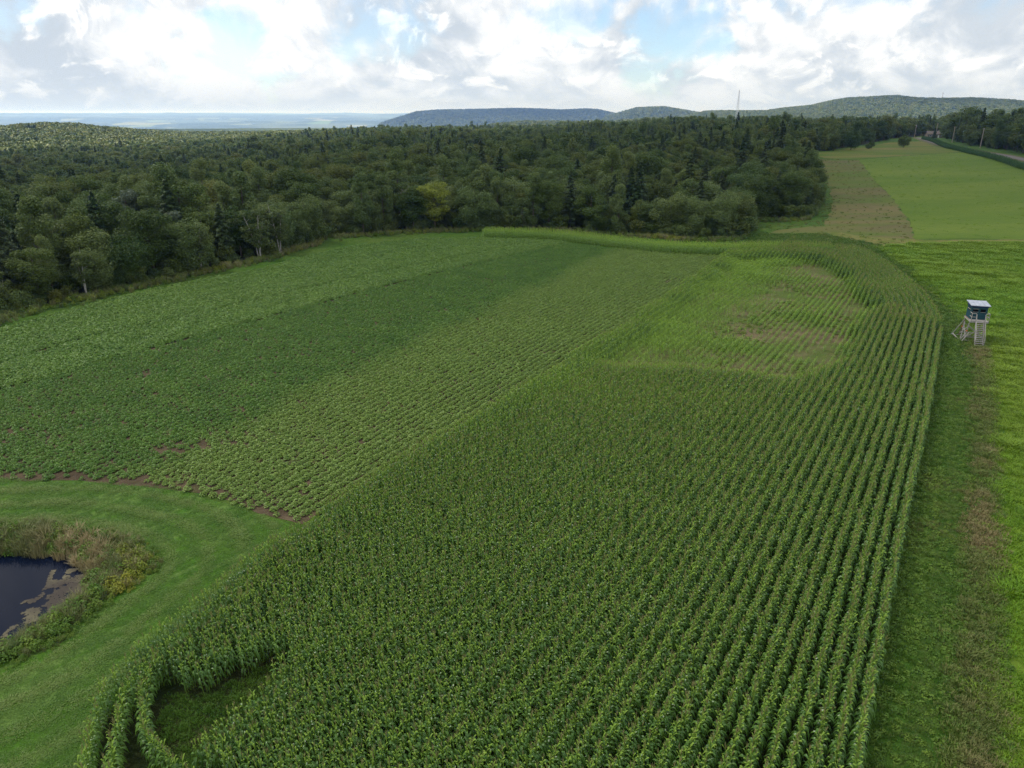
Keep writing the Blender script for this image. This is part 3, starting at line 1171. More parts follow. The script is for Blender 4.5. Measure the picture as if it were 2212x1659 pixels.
    nt_ = (st > 0.3) | ((near_left > 0.4) & (Y > 55) & (rng.random(n) < .7)) | (rng.random(n) < 0.30)
    idx[nt_] = rng.integers(6, 8, int(nt_.sum()))
    flip = rng.integers(0, 2, n) * math.pi
    rz = A + rng.normal(0, 0.30, n) + flip
    Z = H(X, Y)
    scl = np.stack([h ** 0.7, h ** 0.7, h], 1) * 1.04
    tilt = rng.normal(0, 0.05, (n, 2))
    # the largest in the picture become plants of their own
    px, py, d = project(X, Y, Z + 1.2)
    score = np.where((px > 10) & (px < W - 10) & (py > 0) & (py < HGT - 12), h / d, 0)
    best = np.argsort(-score)[:300]
    solo = np.zeros(n, bool)
    solo[best] = True
    for i in best:
        z = zone[i]
        if z == 1:
            lab = 'tall green corn plant in the curving end rows beside the mown grass track'
            grp = 'corn plants in the curving end rows'
        else:
            lab = 'tall tasselled corn plant in the straight rows of the corn field' if idx[i] < 6 else 'tall corn plant without a tassel in the straight rows of the corn field'
            grp = 'tasselled corn plants in straight rows' if idx[i] < 6 else 'corn plants without tassels in straight rows'
        e = empty('corn_plant', (X[i], Y[i], Z[i]), rz[i], lab, 'corn plant', grp)
        e.scale = scl[i]
        for me, nm in corn_sets[idx[i]]:
            o = obj(nm, me, e)
            o['tint'] = float(tint[i])
    r = ~solo
    scatter('corn_field', np.column_stack([X, Y, Z])[r], rz[r], scl[r], idx[r], tint[r], CORN_C, tilt[r])
    print('corn', n)


build_corn()


# ------------------------------------------------------------------ beans
def leaflet_quads(r, n, spread, hgt, size):
    """flat-ish leaves on a low dome"""
    th = r.random(n) * 6.283
    rad = np.sqrt(r.random(n)) * spread
    z = hgt * (1 - 0.65 * (rad / spread) ** 2) * (0.55 + 0.45 * r.random(n))
    c = np.stack([rad * np.cos(th), rad * np.sin(th), z], 1)
    nrm = np.stack([0.9 * np.cos(th) * rad / spread, 0.9 * np.sin(th) * rad / spread, np.ones(n)], 1) + r.normal(0, .38, (n, 3))
    nrm /= np.linalg.norm(nrm, axis=1)[:, None]
    t = np.cross(nrm, r.normal(0, 1, (n, 3)))
    t /= np.linalg.norm(t, axis=1)[:, None]
    b = np.cross(nrm, t)
    s = size * (0.7 + 0.6 * r.random(n))[:, None]
    return np.stack([c - t * s, c - b * s * .62, c + t * s, c + b * s * .62], 1)


bean_meshes = []
for k in range(5):
    r = np.random.default_rng(300 + k)
    mb = MB()
    mb.quads(leaflet_quads(r, 70, 0.33, 0.52, 0.085), 0)
    for j in range(4):
        a = r.random() * 6.28
        mb.tube([(0, 0, -0.02), (0.1 * math.cos(a), 0.1 * math.sin(a), 0.2), (0.22 * math.cos(a), 0.22 * math.sin(a), 0.36)], [.008, .006, .003], 3, 0, cap=False)
    bean_meshes.append(mb.mesh('bean_%d' % k, ['bean_leaf']))
BEAN_C = proto_collection('bean_proto', bean_meshes)


def build_beans():
    # three sowings side by side: thick near the trees, dark rows, paler rows
    l1 = GG([(0, 845), (450, 722), (920, 597), (1240, 522)])
    l2 = GG([(350, 1000), (600, 885), (870, 755), (1100, 640), (1330, 540)])
    u, v = uv(BEAN[:, 0], BEAN[:, 1])
    R, S = 0.76, 0.20
    V, U = np.meshgrid(np.arange(v.min(), v.max(), R), np.arange(u.min(), u.max(), S), indexing='ij')
    V = V + rng.normal(0, .03, V.shape)
    U = U + rng.normal(0, .08, U.shape)
    # bend the rows with the field
    V = V + 0.35 * np.sin(U * 0.05)
    x, y = xy(U.ravel(), V.ravel())
    k = inside(BEAN, x, y) & in_view(x, y, 0.3)
    x, y = x[k], y[k]

    def side(line):
        li = smooth_poly(line, 5, False)
        uu, vv = uv(li[:, 0], li[:, 1])
        o = np.argsort(uu)
        pu, pv = uv(x, y)
        return pv - np.interp(pu, uu[o], vv[o])
    n1 = 0.5 * fbm(x, y, 0.2, 4.0)
    s1 = side(l1) + n1
    s2 = side(l2) + 4.0 * n1
    thick = s1 < 0
    pale = ss(-3.0, 3.0, s2)
    e = edge_dist(BEAN, x, y)
    # near edge beside the mown grass is patchy
    ne = edge_dist(GG([(-420, 1060), (-200, 1045), (0, 1035), (180, 1040), (370, 1055), (500, 1088), (640, 1130)]), x, y, False)
    bare = ss(0.25, 0.62, fbm(x, y, 0.22, 8.0)) * (1 - ss(1.0, 12, ne)) * 1.6 + ss(0.55, 0.75, fbm(x, y, 0.3, 12.0)) * 0.35 * (~thick)
    bare = bare + (1 - ss(0.3, 2.0, ne)) * 0.6
    keep = rng.random(len(x)) > bare
    # the tramline and the step between the sowings
    tram = smooth_poly(GG([(0, 790), (180, 735), (420, 682), (720, 612), (900, 575), (1130, 527)]), 5, False)
    td = edge_dist(tram, x, y, False) + 0.25 * fbm(x, y, 0.8, 2)
    keep &= ~((td < 0.42) & (rng.random(len(x)) < 0.85))
    step = np.abs(s1 - 0.5 * fbm(x, y, 0.2, 4.0))
    keep &= ~((step < 0.24) & (rng.random(len(x)) < .8))
    keep &= ~((~thick) & (rng.random(len(x)) < 0.10))
    x, y, thick, pale, ne = x[keep], y[keep], thick[keep], pale[keep], ne[keep]
    # extra plants fill the thick sowing
    xe = x[thick] + rng.normal(0, .25, thick.sum())
    ye = y[thick] + rng.normal(0, .25, thick.sum())
    ok = inside(BEAN, xe, ye) & (edge_dist(tram, xe, ye, False) > 0.4)
    xe, ye = xe[ok], ye[ok]
    X, Y = np.concatenate([x, xe]), np.concatenate([y, ye])
    T = np.concatenate([thick, np.ones(len(xe), bool)])
    Pp = np.concatenate([pale, np.zeros(len(xe))])
    n = len(X)
    Z = H(X, Y)
    blo = fbm(X, Y, 0.07, 31.0)
    scl = np.where(T, 1.0, 0.72 + 0.08 * Pp) * rng.normal(1, .13, n) * (1 + 0.10 * fbm(X, Y, .35, 1.5))
    tint = np.clip(np.where(T, 0.24, 0.0 + 0.66 * Pp) + 0.10 * blo + rng.normal(0, .10, n), 0, 1)
    idx = rng.integers(0, 5, n)
    rz = rng.random(n) * 6.28
    px, py, d = project(X, Y, Z + .2)
    score = np.where((px > 5) & (px < W) & (py > 0) & (py < HGT), scl / d, 0)
    best = np.argsort(-score)[:220]
    solo = np.zeros(n, bool)
    solo[best] = True
    for i in best:
        o = obj('bean_plant', bean_meshes[idx[i]], None, (X[i], Y[i], Z[i]), rz[i])
        o.scale = (scl[i],) * 3
        o['tint'] = float(tint[i])
        tone = 'pale' if tint[i] > .45 else 'deep'
        big = 'broad' if scl[i] > np.median(scl[best]) else 'small'
        tag(o, '%s %s green bean plant at the patchy bean field corner by the mown grass' % (big, tone), 'bean plant', '%s %s green bean plants at the patchy corner' % (big, tone))
    r = ~solo
    scatter('bean_field', np.column_stack([X, Y, Z])[r], rz[r], scl[r], idx[r], tint[r], BEAN_C, rng.normal(0, .1, (n, 2))[r])
    print('beans', n)


build_beans()


# ------------------------------------------------------------------ grasses and weeds
def tuft(seed, n, hgt, spread, width, lean=0.5, mi=0, bend=0.4):
    r = np.random.default_rng(seed)
    mb = MB()
    for i in range(n):
        a = r.random() * 6.283
        q = r.random() ** .5 * spread
        b = np.array([q * math.cos(a), q * math.sin(a), -0.02])
        la = a + r.normal(0, .8)
        l = hgt * (0.55 + 0.45 * r.random())
        o = np.array([math.cos(la), math.sin(la), 0]) * l * lean * r.random()
        s = np.array([-math.sin(la), math.cos(la), 0]) * width / 2
        m_ = b + o * .35 + np.array([0, 0, l * .6])
        t = b + o * (1 + bend) + np.array([0, 0, l * (1 - bend * .3)])
        mb.add([b - s, b + s, m_ + s * .9, m_ - s * .9, t], [(0, 1, 2, 3), (3, 2, 4)], mi)
    return mb


def weed(seed, n, hgt, spread, size, top=False):
    """leafy upright weed, like goldenrod"""
    r = np.random.default_rng(seed)
    mb = MB()
    mb.quads(leaflet_quads(r, n, spread, hgt, size), 0)
    for j in range(5):
        a = r.random() * 6.28
        q = spread * .6
        mb.tube([(0.3 * q * math.cos(a), 0.3 * q * math.sin(a), -0.02), (q * math.cos(a), q * math.sin(a), hgt * r.uniform(.7, 1.05))], [.012, .005], 3, 0, cap=False)
    return mb


grass_meshes = [tuft(500 + k, 34, 0.26, 0.24, 0.022).mesh('tuft_%d' % k, ['grass_blade']) for k in range(3)]
grass_meshes += [weed(510 + k, 40, 0.22, 0.26, 0.06).mesh('herb_%d' % k, ['weed_leaf']) for k in range(2)]
GRASS_C = proto_collection('grass_proto', grass_meshes)
lawn_meshes = [tuft(505 + k, 34, 0.26, 0.26, 0.022).mesh('lawn_%d' % k, ['lawn_blade']) for k in range(3)]
LAWN_C = proto_collection('lawn_proto', lawn_meshes)
hay_meshes = [tuft(520 + k, 40, 0.30, 0.42, 0.030, 0.8).mesh('hay_%d' % k, ['hay_blade']) for k in range(3)]
HAY_C = proto_collection('hay_proto', hay_meshes)
reed_meshes = [tuft(530 + k, 46, 1.15, 0.30, 0.030, 0.45).mesh('reed_%d' % k, ['reed_blade']) for k in range(3)]
reed_meshes += [weed(540 + k, 90, 0.85, 0.42, 0.075).mesh('goldenrod_%d' % k, ['weed_leaf']) for k in range(3)]
REED_C = proto_collection('reed_proto', reed_meshes)


def rand_in(poly, dens, maxn=400000):
    lo, hi = poly.min(0), poly.max(0)
    n = int(min(maxn * 4, dens * (hi[0] - lo[0]) * (hi[1] - lo[1])))
    x = rng.uniform(lo[0], hi[0], n)
    y = rng.uniform(lo[1], hi[1], n)
    k = inside(poly, x, y) & in_view(x, y, 0.2, 260, 160)
    return x[k], y[k]


def build_grass():
    # track between the corn and the meadow, with the weedy margin
    lane = GG([(1862, 1750), (1900, 1420), (1945, 1180), (1985, 980), (2020, 790), (2028, 720), (1995, 665), (1945, 615), (1890, 572), (1830, 540), (1700, 535), (1600, 535), (1620, 505), (1780, 505), (1905, 530), (1960, 570), (2020, 615), (2090, 685), (2140, 760), (2155, 850), (2165, 1000), (2178, 1250), (2186, 1500), (2196, 1750)])
    x, y = rand_in(lane, 26)
    d = np.hypot(x, y)
    k = rng.random(len(x)) < np.clip((70 / d) ** 1.6, 0.12, 1)
    x, y, d = x[k], y[k], d[k]
    ver = inside(VERGE, x + rng.normal(0, .55, len(x)), y)
    dry = np.clip(0.75 * ss(-0.1, 0.5, fbm(x, y, 0.35, 5.0)), 0, 1)
    lanedry = 0.35 * ss(0.25, 0.7, fbm(x, y, 0.3, 9.0))
    ontrack = edge_dist(TRACK, x, y, False) < 0.6
    k = ~(ontrack & (rng.random(len(x)) < .35))
    x, y, d, ver, dry, lanedry = (q[k] for q in (x, y, d, ver, dry, lanedry))
    tint = np.where(ver, 0.30 + 0.65 * dry, lanedry) + rng.normal(0, .12, len(x))
    sc_ = np.where(ver, 1.25, 0.75) * rng.uniform(.6, 1.3, len(x)) * np.clip(d / 70, 1, 1.6)
    sc_ *= 1 + 0.5 * ss(0.3, 0.8, fbm(x, y, 0.6, 14.0))
    idx = rng.integers(0, 3, len(x))
    w = (rng.random(len(x)) < 0.35) & ~ver
    idx[w] = rng.integers(3, 5, int(w.sum()))
    tint[w] *= 0.2
    P = np.column_stack([x, y, H(x, y)])
    scatter('verge_grass', P, rng.random(len(x)) * 6.28, sc_, idx, np.clip(tint, 0, 1), GRASS_C)
    n0 = len(x)
    # meadow
    x, y = rand_in(HAY2, 12)
    d = np.hypot(x, y)
    k = rng.random(len(x)) < np.clip((75 / d) ** 1.3, 0.08, 1)
    x, y, d = x[k], y[k], d[k]
    x = x + rng.normal(0, .8, len(x)) - 0.8 * (fbm(x, y, 0.4, 3.7) > 0.1)
    lump = fbm(x, y * 1.5, 0.5, 17.0)
    sc_ = rng.uniform(.6, 1.2, len(x)) * np.clip(d / 75, 1, 1.9) * (1 + 0.55 * ss(0.1, 0.7, lump))
    tint = np.clip(0.25 + 0.4 * fbm(x, y, 0.06, 3.0) + rng.normal(0, .1, len(x)), 0, 1)
    scatter('meadow_grass', np.column_stack([x, y, H(x, y)]), rng.random(len(x)) * 6.28, sc_, rng.integers(0, 3, len(x)), tint, HAY_C)
    n1 = len(x)
    x, y = rand_in(HAY1, 0.22)
    lump = fbm(x, y * 1.5, 0.3, 19.0)
    k = rng.random(len(x)) < 0.25 + 0.75 * ss(0.0, 0.5, lump)
    x, y = x[k], y[k]
    d = np.hypot(x, y)
    tint = np.clip(0.3 + 0.3 * fbm(x, y, 0.04, 3.0) + rng.normal(0, .1, len(x)), 0, 1)
    scl = rng.uniform(0.9, 1.7, len(x))
    scatter('far_meadow_grass', np.column_stack([x, y, H(x, y)]), rng.random(len(x)) * 6.28, np.stack([scl, scl, scl * .5], 1), rng.integers(0, 3, len(x)), tint, HAY_C)
    # the weedy strip and rough ground by the wood
    rough = GG([(1748, 342), (1855, 345), (1890, 390), (1930, 430), (1968, 480), (1975, 517), (1905, 535), (1830, 540), (1600, 535), (1620, 512), (1615, 480), (1760, 470), (1775, 420)])
    x, y = rand_in(rough, 0.45)
    k = ~(inside(WEEDY, x, y) & (rng.random(len(x)) < .7))
    x, y = x[k], y[k]
    tint = np.clip(0.45 + 0.6 * fbm(x, y * 2, 0.06, 23.0) + rng.normal(0, .08, len(x)), 0, 1)
    scl = rng.uniform(.7, 1.4, len(x)) * 1.2
    scatter('rough_grass', np.column_stack([x, y, H(x, y)]), rng.random(len(x)) * 6.28, scl, rng.integers(0, 3, len(x)), tint, GRASS_C)
    # mown grass: short
    x, y = rand_in(MOWN, 30)
    k = ~inside(BANK, x, y)
    x, y = x[k], y[k]
    d = np.hypot(x, y)
    k = rng.random(len(x)) < np.clip((55 / d) ** 1.2, 0.2, 1)
    x, y = x[k], y[k]
    tint = np.clip(0.04 + 0.12 * fbm(x, y, 0.3, 41.0) + rng.normal(0, .05, len(x)), 0, 1)
    scl = rng.uniform(.7, 1.3, len(x))
    eb = edge_dist(BANK, x, y) + 0.25 * fbm(x, y, 0.12, 2.2)
    tk_ = np.sin(eb * 2 * math.pi / 2.1) * (0.55 + 0.45 * fbm(x, y, 0.1, 7.7))
    tint = np.clip(tint + 0.10 + 0.62 * ss(0.05, 0.75, tk_) + 0.3 * ss(0.2, 0.7, fbm(x, y, 0.25, 9.1)), 0, 1)
    scl = scl * (1 + 0.35 * tk_) * (1 + 0.3 * fbm(x, y, 0.8, 4.4))
    scatter('lawn_grass', np.column_stack([x, y, H(x, y)]), rng.random(len(x)) * 6.28, np.stack([scl, scl, scl * .28], 1), rng.integers(0, 3, len(x)), tint, LAWN_C)
    n2 = len(x)
    # grass in the gaps of the corn
    x, y = rand_in(GAP, 30)
    scatter('gap_grass', np.column_stack([x, y, H(x, y)]), rng.random(len(x)) * 6.28, rng.uniform(.5, 1.0, len(x)), rng.integers(0, 3, len(x)), np.clip(rng.normal(.0, .05, len(x)), 0, 1), GRASS_C)
    # weeds in the stunted patch
    x, y = rand_in(STUNT, 2.0)
    k = fbm(x, y, 0.25, 33.0) > 0.0
    x, y = x[k], y[k]
    scatter('patch_weeds', np.column_stack([x, y, H(x, y)]), rng.random(len(x)) * 6.28, rng.uniform(.6, 1.4, len(x)), rng.integers(0, 5, len(x)), np.clip(rng.normal(.15, .1, len(x)), 0, 1), GRASS_C)
    # pond bank
    x, y = rand_in(BANK, 12)
    k = ~inside(POND, x, y) | (edge_dist(POND, x, y) < 0.35)
    x, y = x[k], y[k]
    ew = edge_dist(POND, x, y)
    eo = edge_dist(BANK, x, y)
    far_side = ss(0, 8, y - POND[:, 1].mean())
    sp = rng.random(len(x)) < np.clip(0.20 + 0.55 * (1 - ss(0.5, 3.0, eo)), 0, .9)
    idx = np.where(sp, rng.integers(3, 6, len(x)), rng.integers(0, 3, len(x)))
    dry = np.clip(0.22 + 0.9 * ss(-0.2, 0.5, fbm(x, y, 0.35, 44.0)) * (0.45 + 0.55 * far_side), 0, 1)
    gold = ss(0.2, 0.7, fbm(x, y, 0.5, 51.0))
    tint = np.where(sp, 0.55 * gold, dry) + rng.normal(0, .1, len(x))
    scl = rng.uniform(.55, 1.1, len(x)) * np.where(sp, 0.9, 0.8 + .35 * far_side) * (0.45 + 0.55 * ss(0, 1.2, eo))
    scatter('pond_reeds', np.column_stack([x, y, H(x, y)]), rng.random(len(x)) * 6.28, scl, idx, np.clip(tint, 0, 1), REED_C, rng.normal(0, .16, (len(x), 2)))
    n3 = len(x)
    # weeds along the foot of the wood
    edge = smooth_poly(GG(FRONT), 4, False)
    s = np.concatenate([[0], np.cumsum(np.hypot(*np.diff(edge, axis=0).T))])
    q = rng.uniform(0, s[-1], 5200)
    ex, ey = np.interp(q, s, edge[:, 0]), np.interp(q, s, edge[:, 1])
    r_ = np.hypot(ex, ey)
    offs = rng.normal(-1.2, 1.6, len(q))
    x, y = ex * (1 + offs / r_), ey * (1 + offs / r_)
    k = in_view(x, y, .3)
    x, y = x[k], y[k]
    idx = np.where(rng.random(len(x)) < .5, rng.integers(3, 6, len(x)), rng.integers(0, 3, len(x)))
    tint = np.clip(0.2 + 0.4 * fbm(x, y, 0.2, 61.0) + rng.normal(0, .1, len(x)), 0, 1)
    scatter('woodside_weeds', np.column_stack([x, y, H(x, y)]), rng.random(len(x)) * 6.28, rng.uniform(.6, 1.2, len(x)), idx, tint, REED_C)
    # corn-like tall planting along the road
    strip_ = smooth_poly(GG([(1990, 301), (2010, 306), (2040, 319), (2070, 326), (2100, 334), (2150, 347), (2212, 368), (2330, 395), (2480, 432)]), 6, False)
    s = np.concatenate([[0], np.cumsum(np.hypot(*np.diff(strip_, axis=0).T))])
    pts = []
    q = np.arange(0, s[-1], 0.42)
    for r in range(5):
        ex, ey = np.interp(q, s, strip_[:, 0]), np.interp(q, s, strip_[:, 1])
        pts.append(np.column_stack([ex + 0.7 * r * .8, ey - 0.7 * r * .3]) + rng.normal(0, .15, (len(q), 2)))
    P = np.concatenate(pts)
    n = len(P)
    scatter('roadside_corn', np.column_stack([P, H(P[:, 0], P[:, 1])]), rng.random(n) * 6.28, rng.uniform(1.0, 1.35, n), rng.integers(0, 4, n), np.clip(rng.normal(0.1, .2, n), 0, 1), SIDE_C)
    print('grass', n0, n1, n2, n3, n)


FRONT = [(-420, 790), (-250, 745), (-100, 705), (0, 686), (60, 668), (110, 656), (230, 632), (350, 606), (440, 586), (560, 560), (640, 538), (690, 522), (705, 512), (760, 510), (800, 507), (900, 500), (1000, 497), (1050, 496), (1150, 495), (1240, 499), (1290, 503), (1370, 508), (1480, 515), (1560, 517), (1602, 514), (1617, 500), (1622, 478), (1700, 474), (1750, 469), (1769, 440), (1766, 405), (1745, 370), (1738, 342), (1740, 330)]
build_grass()


# scum on the pond: thousands of small floating flakes
def build_scum():
    area = flat([(200, 1225), (110, 1232), (100, 1262), (80, 1290), (40, 1300), (48, 1330), (0, 1375), (-60, 1420), (20, 1405), (70, 1375), (120, 1335), (160, 1308), (190, 1285)], -0.33)
    lo, hi = area.min(0), area.max(0)
    x = rng.uniform(lo[0], hi[0], 16000)
    y = rng.uniform(lo[1], hi[1], 16000)
    k = inside(area, x, y) & inside(POND, x, y) & (0.6 * fbm(x, y, 0.9, 71.0) + 0.7 * fbm(x, y, 4.0, 5.0) > -0.08)
    x, y = x[k], y[k]
    mb = MB()
    n = len(x)
    a = rng.random(n) * 6.28
    s = rng.uniform(.03, .10, n)
    Q = np.zeros((n, 4, 3))
    for j in range(4):
        t = a + j * math.pi / 2 + rng.normal(0, .3, n)
        q = s * rng.uniform(.5, 1.2, n)
        Q[:, j, 0] = x + q * np.cos(t)
        Q[:, j, 1] = y + q * np.sin(t)
        Q[:, j, 2] = -0.35 + 0.006 + 0.000002 * np.arange(n)
    mb.quads(Q)
    tag(mb.build('pond_scum', 'pond_scum'), kind='stuff')
    print('scum', n)


build_scum()


# ------------------------------------------------------------------ trees
def leaf_cards(r, clumps, total, size, up=0.35, inner=0.5):
    """leaf-sized kites spread through rounded clumps"""
    clumps = np.array(clumps, float)
    wgt = clumps[:, 3] * clumps[:, 5]
    k = r.choice(len(clumps), total, p=wgt / wgt.sum())
    d = r.normal(0, 1, (total, 3))
    d /= np.linalg.norm(d, axis=1)[:, None]
    rad = inner + (1.06 - inner) * r.random(total) ** 0.6
    c = clumps[k, :3] + d * clumps[k, 3:6] * rad[:, None]
    n = d * 0.55 + r.normal(0, .55, (total, 3)) + np.array([0, 0, up])
    n /= np.linalg.norm(n, axis=1)[:, None]
    t = np.cross(n, r.normal(0, 1, (total, 3)))
    t /= np.linalg.norm(t, axis=1)[:, None]
    b = np.cross(n, t)
    s = size * (0.6 + 0.8 * r.random(total))[:, None]
    return np.stack([c - t * s, c - b * s * .6, c + t * s, c + b * s * .6], 1)


def limbs(mb, r, trunk_top, trunk_r, base_h, clumps, n=7, mi=0):
    """trunk with limbs reaching into the clumps"""
    t = np.array(trunk_top, float)
    mb.tube([(0, 0, -0.3), t * 0.35, t * 0.7, t], [trunk_r, trunk_r * .8, trunk_r * .5, trunk_r * .18], 6, mi)
    pick = r.permutation(len(clumps))[:n]
    for i in pick:
        c = np.array(clumps[i][:3])
        f = min(0.9, max(base_h / t[2], (c[2] - 0.35 * np.hypot(c[0], c[1]) - 0.8) / t[2]))
        f = max(f, 0.12)
        p0 = t * f
        mid = (p0 + c) / 2 + np.array([0, 0, 0.15])
        mb.tube([p0, mid, c], [trunk_r * .35, trunk_r * .24, trunk_r * .08], 4, mi, cap=False)


def broadleaf(seed, h, rad, nleaf, size, base=0.12, n_clump=30, squash=1.0):
    r = np.random.default_rng(seed)
    cl = []
    cz = h * (base + 1) / 2
    rz = h * (1 - base) / 2
    for i in range(n_clump):
        d = r.normal(0, 1, 3)
        d /= np.linalg.norm(d)
        q = 0.78 * (0.75 + 0.3 * r.random())
        if i < n_clump // 6:
            q *= 0.45
        x, y = d[0] * rad * q, d[1] * rad * q
        z = cz + d[2] * rz * q
        if z < cz:
            x, y = x * (0.65 + .35 * (z / cz)), y * (0.65 + .35 * (z / cz))
        s = rad * r.uniform(.26, .42)
        cl.append((x, y, z, s, s, s * r.uniform(.6, .9) * squash))
    tr, cr = MB(), MB()
    limbs(tr, r, (r.normal(0, .2), r.normal(0, .2), h * .86), 0.05 + h * 0.013, h * base, cl)
    cr.quads(leaf_cards(r, cl, nleaf, size))
    return tr, cr


def aspen(seed, h, rad, nleaf, size):
    r = np.random.default_rng(seed)
    cl = []
    for i in range(26):
        f = r.random()
        z = h * (0.14 + 0.84 * f)
        w = rad * (1.0 - 0.85 * f ** 2.2) * (0.55 + .45 * min(1, f * 5))
        a = r.random() * 6.28
        q = w * r.uniform(.35, .8)
        s = rad * r.uniform(.24, .36)
        cl.append((q * math.cos(a), q * math.sin(a), z, s, s, s * 1.35))
    tr, cr = MB(), MB()
    limbs(tr, r, (r.normal(0, .15), r.normal(0, .15), h * .92), 0.04 + h * 0.010, h * .15, cl)
    cr.quads(leaf_cards(r, cl, nleaf, size, 0.25))
    return tr, cr


def conifer(seed, h, rad, nleaf, size):
    r = np.random.default_rng(seed)
    tr, cr = MB(), MB()
    tr.tube([(0, 0, -.3), (0, 0, h * .5), (0, 0, h * .98)], [h * .014 + .04, h * .009, .015], 6)
    nb = 74
    per = max(4, nleaf // nb)
    Q = []
    for i in range(nb):
        f = (i + r.random()) / nb
        z = h * (0.06 + 0.92 * f)
        ln = rad * (1 - f) ** 0.85 * r.uniform(.75, 1.12) + 0.12
        a = i * 2.399 + r.normal(0, .3)
        o = np.array([math.cos(a), math.sin(a), 0])
        sd_ = np.array([-o[1], o[0], 0])
        if ln > rad * .45:
            tr.tube([(0, 0, z), tuple(o * ln * .7 + (0, 0, z - .12 * ln))], [.03, .01], 3, 0, cap=False)
        t = r.random(per)
        w = (r.random(per) - .5) * 2 * (0.34 * ln + .1) * (1 - .7 * t)
        c = (o[None, :] * (ln * (0.12 + .9 * t))[:, None] + sd_[None, :] * w[:, None])
        c[:, 2] = z - 0.24 * ln * t ** 1.5 + r.normal(0, .07 + .03 * ln, per) + 0.05 * ln
        n = np.array([0, 0, 1.0]) + o * .45 + r.normal(0, .35, (per, 3))
        n /= np.linalg.norm(n, axis=1)[:, None]
        u = o[None, :] + r.normal(0, .5, (per, 3))
        u -= n * (u * n).sum(1)[:, None]
        u /= np.linalg.norm(u, axis=1)[:, None]
        b = np.cross(n, u)
        s = size * (.7 + .6 * r.random(per))[:, None]
        Q.append(np.stack([c - u * s, c - b * s * .5, c + u * s * 1.1, c + b * s * .5], 1))
    cr.quads(np.concatenate(Q))
    return tr, cr


def birch(seed, h, stems, nleaf, size):
    """several leaning white stems with loose crowns at their ends"""
    r = np.random.default_rng(seed)
    tr, cr = MB(), MB()
    cl = []
    for lx, ly, f in stems:
        hh = h * f
        p = [(0.06 * lx, 0.06 * ly, -.3), (lx * .25, ly * .25, hh * .33), (lx * .62, ly * .62, hh * .66), (lx, ly, hh * .95)]
        tr.tube(p, [.10, .085, .06, .02], 6)
        for k in range(12):
            t = r.uniform(.36, 1.02)
            a = r.random() * 6.28
            q = r.uniform(.25, 1.15) * (1.2 - .5 * abs(t - .7))
            c = (lx * t + q * math.cos(a), ly * t + q * math.sin(a), hh * t * .98)
            s = r.uniform(.5, .85)
            cl.append((*c, s, s, s * .72))
            tr.tube([(lx * t * .95, ly * t * .95, hh * t * .86), c], [.035, .012], 3, 0, cap=False)
    cr.quads(leaf_cards(r, cl, nleaf, size, .3))
    return tr, cr


def shrub(seed, h, rad, nleaf, size):
    r = np.random.default_rng(seed)
    tr, cr = MB(), MB()
    cl = []
    for i in range(14):
        a = r.random() * 6.28
        q = rad * r.uniform(0, .68)
        z = h * r.uniform(.28, .82) * (1 - .35 * (q / rad) ** 2)
        s = rad * r.uniform(.28, .42)
        cl.append((q * math.cos(a), q * math.sin(a), z, s, s, s * .85))
    for i in range(6):
        c = cl[i]
        tr.tube([(0.1 * c[0], 0.1 * c[1], -.2), c[:3]], [.06, .02], 4, 0, cap=False)
    cr.quads(leaf_cards(r, cl, nleaf, size))
    return tr, cr


def snag(seed, h):
    """dead tree: bare forked limbs and twigs"""
    r = np.random.default_rng(seed)
    tr, br = MB(), MB()
    tr.tube([(0, 0, -.3), (.1, 0, h * .4), (0, .1, h * .7), (.25, 0, h)], [.22, .17, .11, .03], 6)
    for i in range(16):
        f = r.uniform(.32, .92)
        a = r.random() * 6.28
        ln = (1 - f * .75) * h * .42
        p0 = np.array([.1, 0, h * f])
        p1 = p0 + np.array([math.cos(a) * ln * .55, math.sin(a) * ln * .55, ln * .55])
        p2 = p1 + np.array([math.cos(a + .4) * ln * .25, math.sin(a + .4) * ln * .25, ln * .6])
        br.tube([p0, p1, p2], [.08, .05, .015], 4, 0, cap=False)
        for k in range(4):
            q = p0 + (p2 - p0) * r.uniform(.3, .95)
            e = q + r.normal(0, .5, 3) + (0, 0, .4)
            br.tube([q, e], [.025, .008], 3, 0, cap=False)
    return tr, br


# kinds: builder, leaf material, bark, everyday words
KINDS = {}


def kind(name, fn, lm, bark, far_fn=None):
    tr, cr = fn()
    d = {'trunk': tr.mesh('trunk', [bark]), 'crown': cr.mesh('crown', [lm]), 'all': join([(tr, 0), (cr, 1)]).mesh(name, [bark, lm])}
    if far_fn:
        t2, c2 = far_fn()
        d['far'] = join([(t2, 0), (c2, 1)]).mesh(name + '_far', [bark, lm])
    KINDS[name] = d


NL = 14000
for i, (h, rd) in enumerate([(10.5, 3.6), (12.5, 4.2), (9.0, 3.3), (11.5, 3.4)]):
    kind('broad%d' % i, lambda: broadleaf(600 + i, h, rd, NL, .125), 'broadleaf_leaf', 'bark', lambda: broadleaf(600 + i, h, rd, 3600, .24))
for i, (h, rd) in enumerate([(12.0, 2.4), (10.5, 2.2), (13.0, 2.8)]):
    kind('aspen%d' % i, lambda: aspen(620 + i, h, rd, 11000, .115), 'aspen_leaf', 'bark', lambda: aspen(620 + i, h, rd, 2800, .22))
for i, (h, rd) in enumerate([(12.0, 2.7), (14.0, 3.0), (9.5, 2.3)]):
    kind('conifer%d' % i, lambda: conifer(640 + i, h, rd, 8000, .16), 'conifer_needle', 'bark', lambda: conifer(640 + i, h, rd, 2600, .27))
kind('birch0', lambda: birch(660, 9.0, [(-2.6, .4, .8), (-1.4, -.2, .92), (-.5, .5, 1.0), (.6, -.1, .9)], 4200, .15), 'birch_leaf', 'birch_bark')
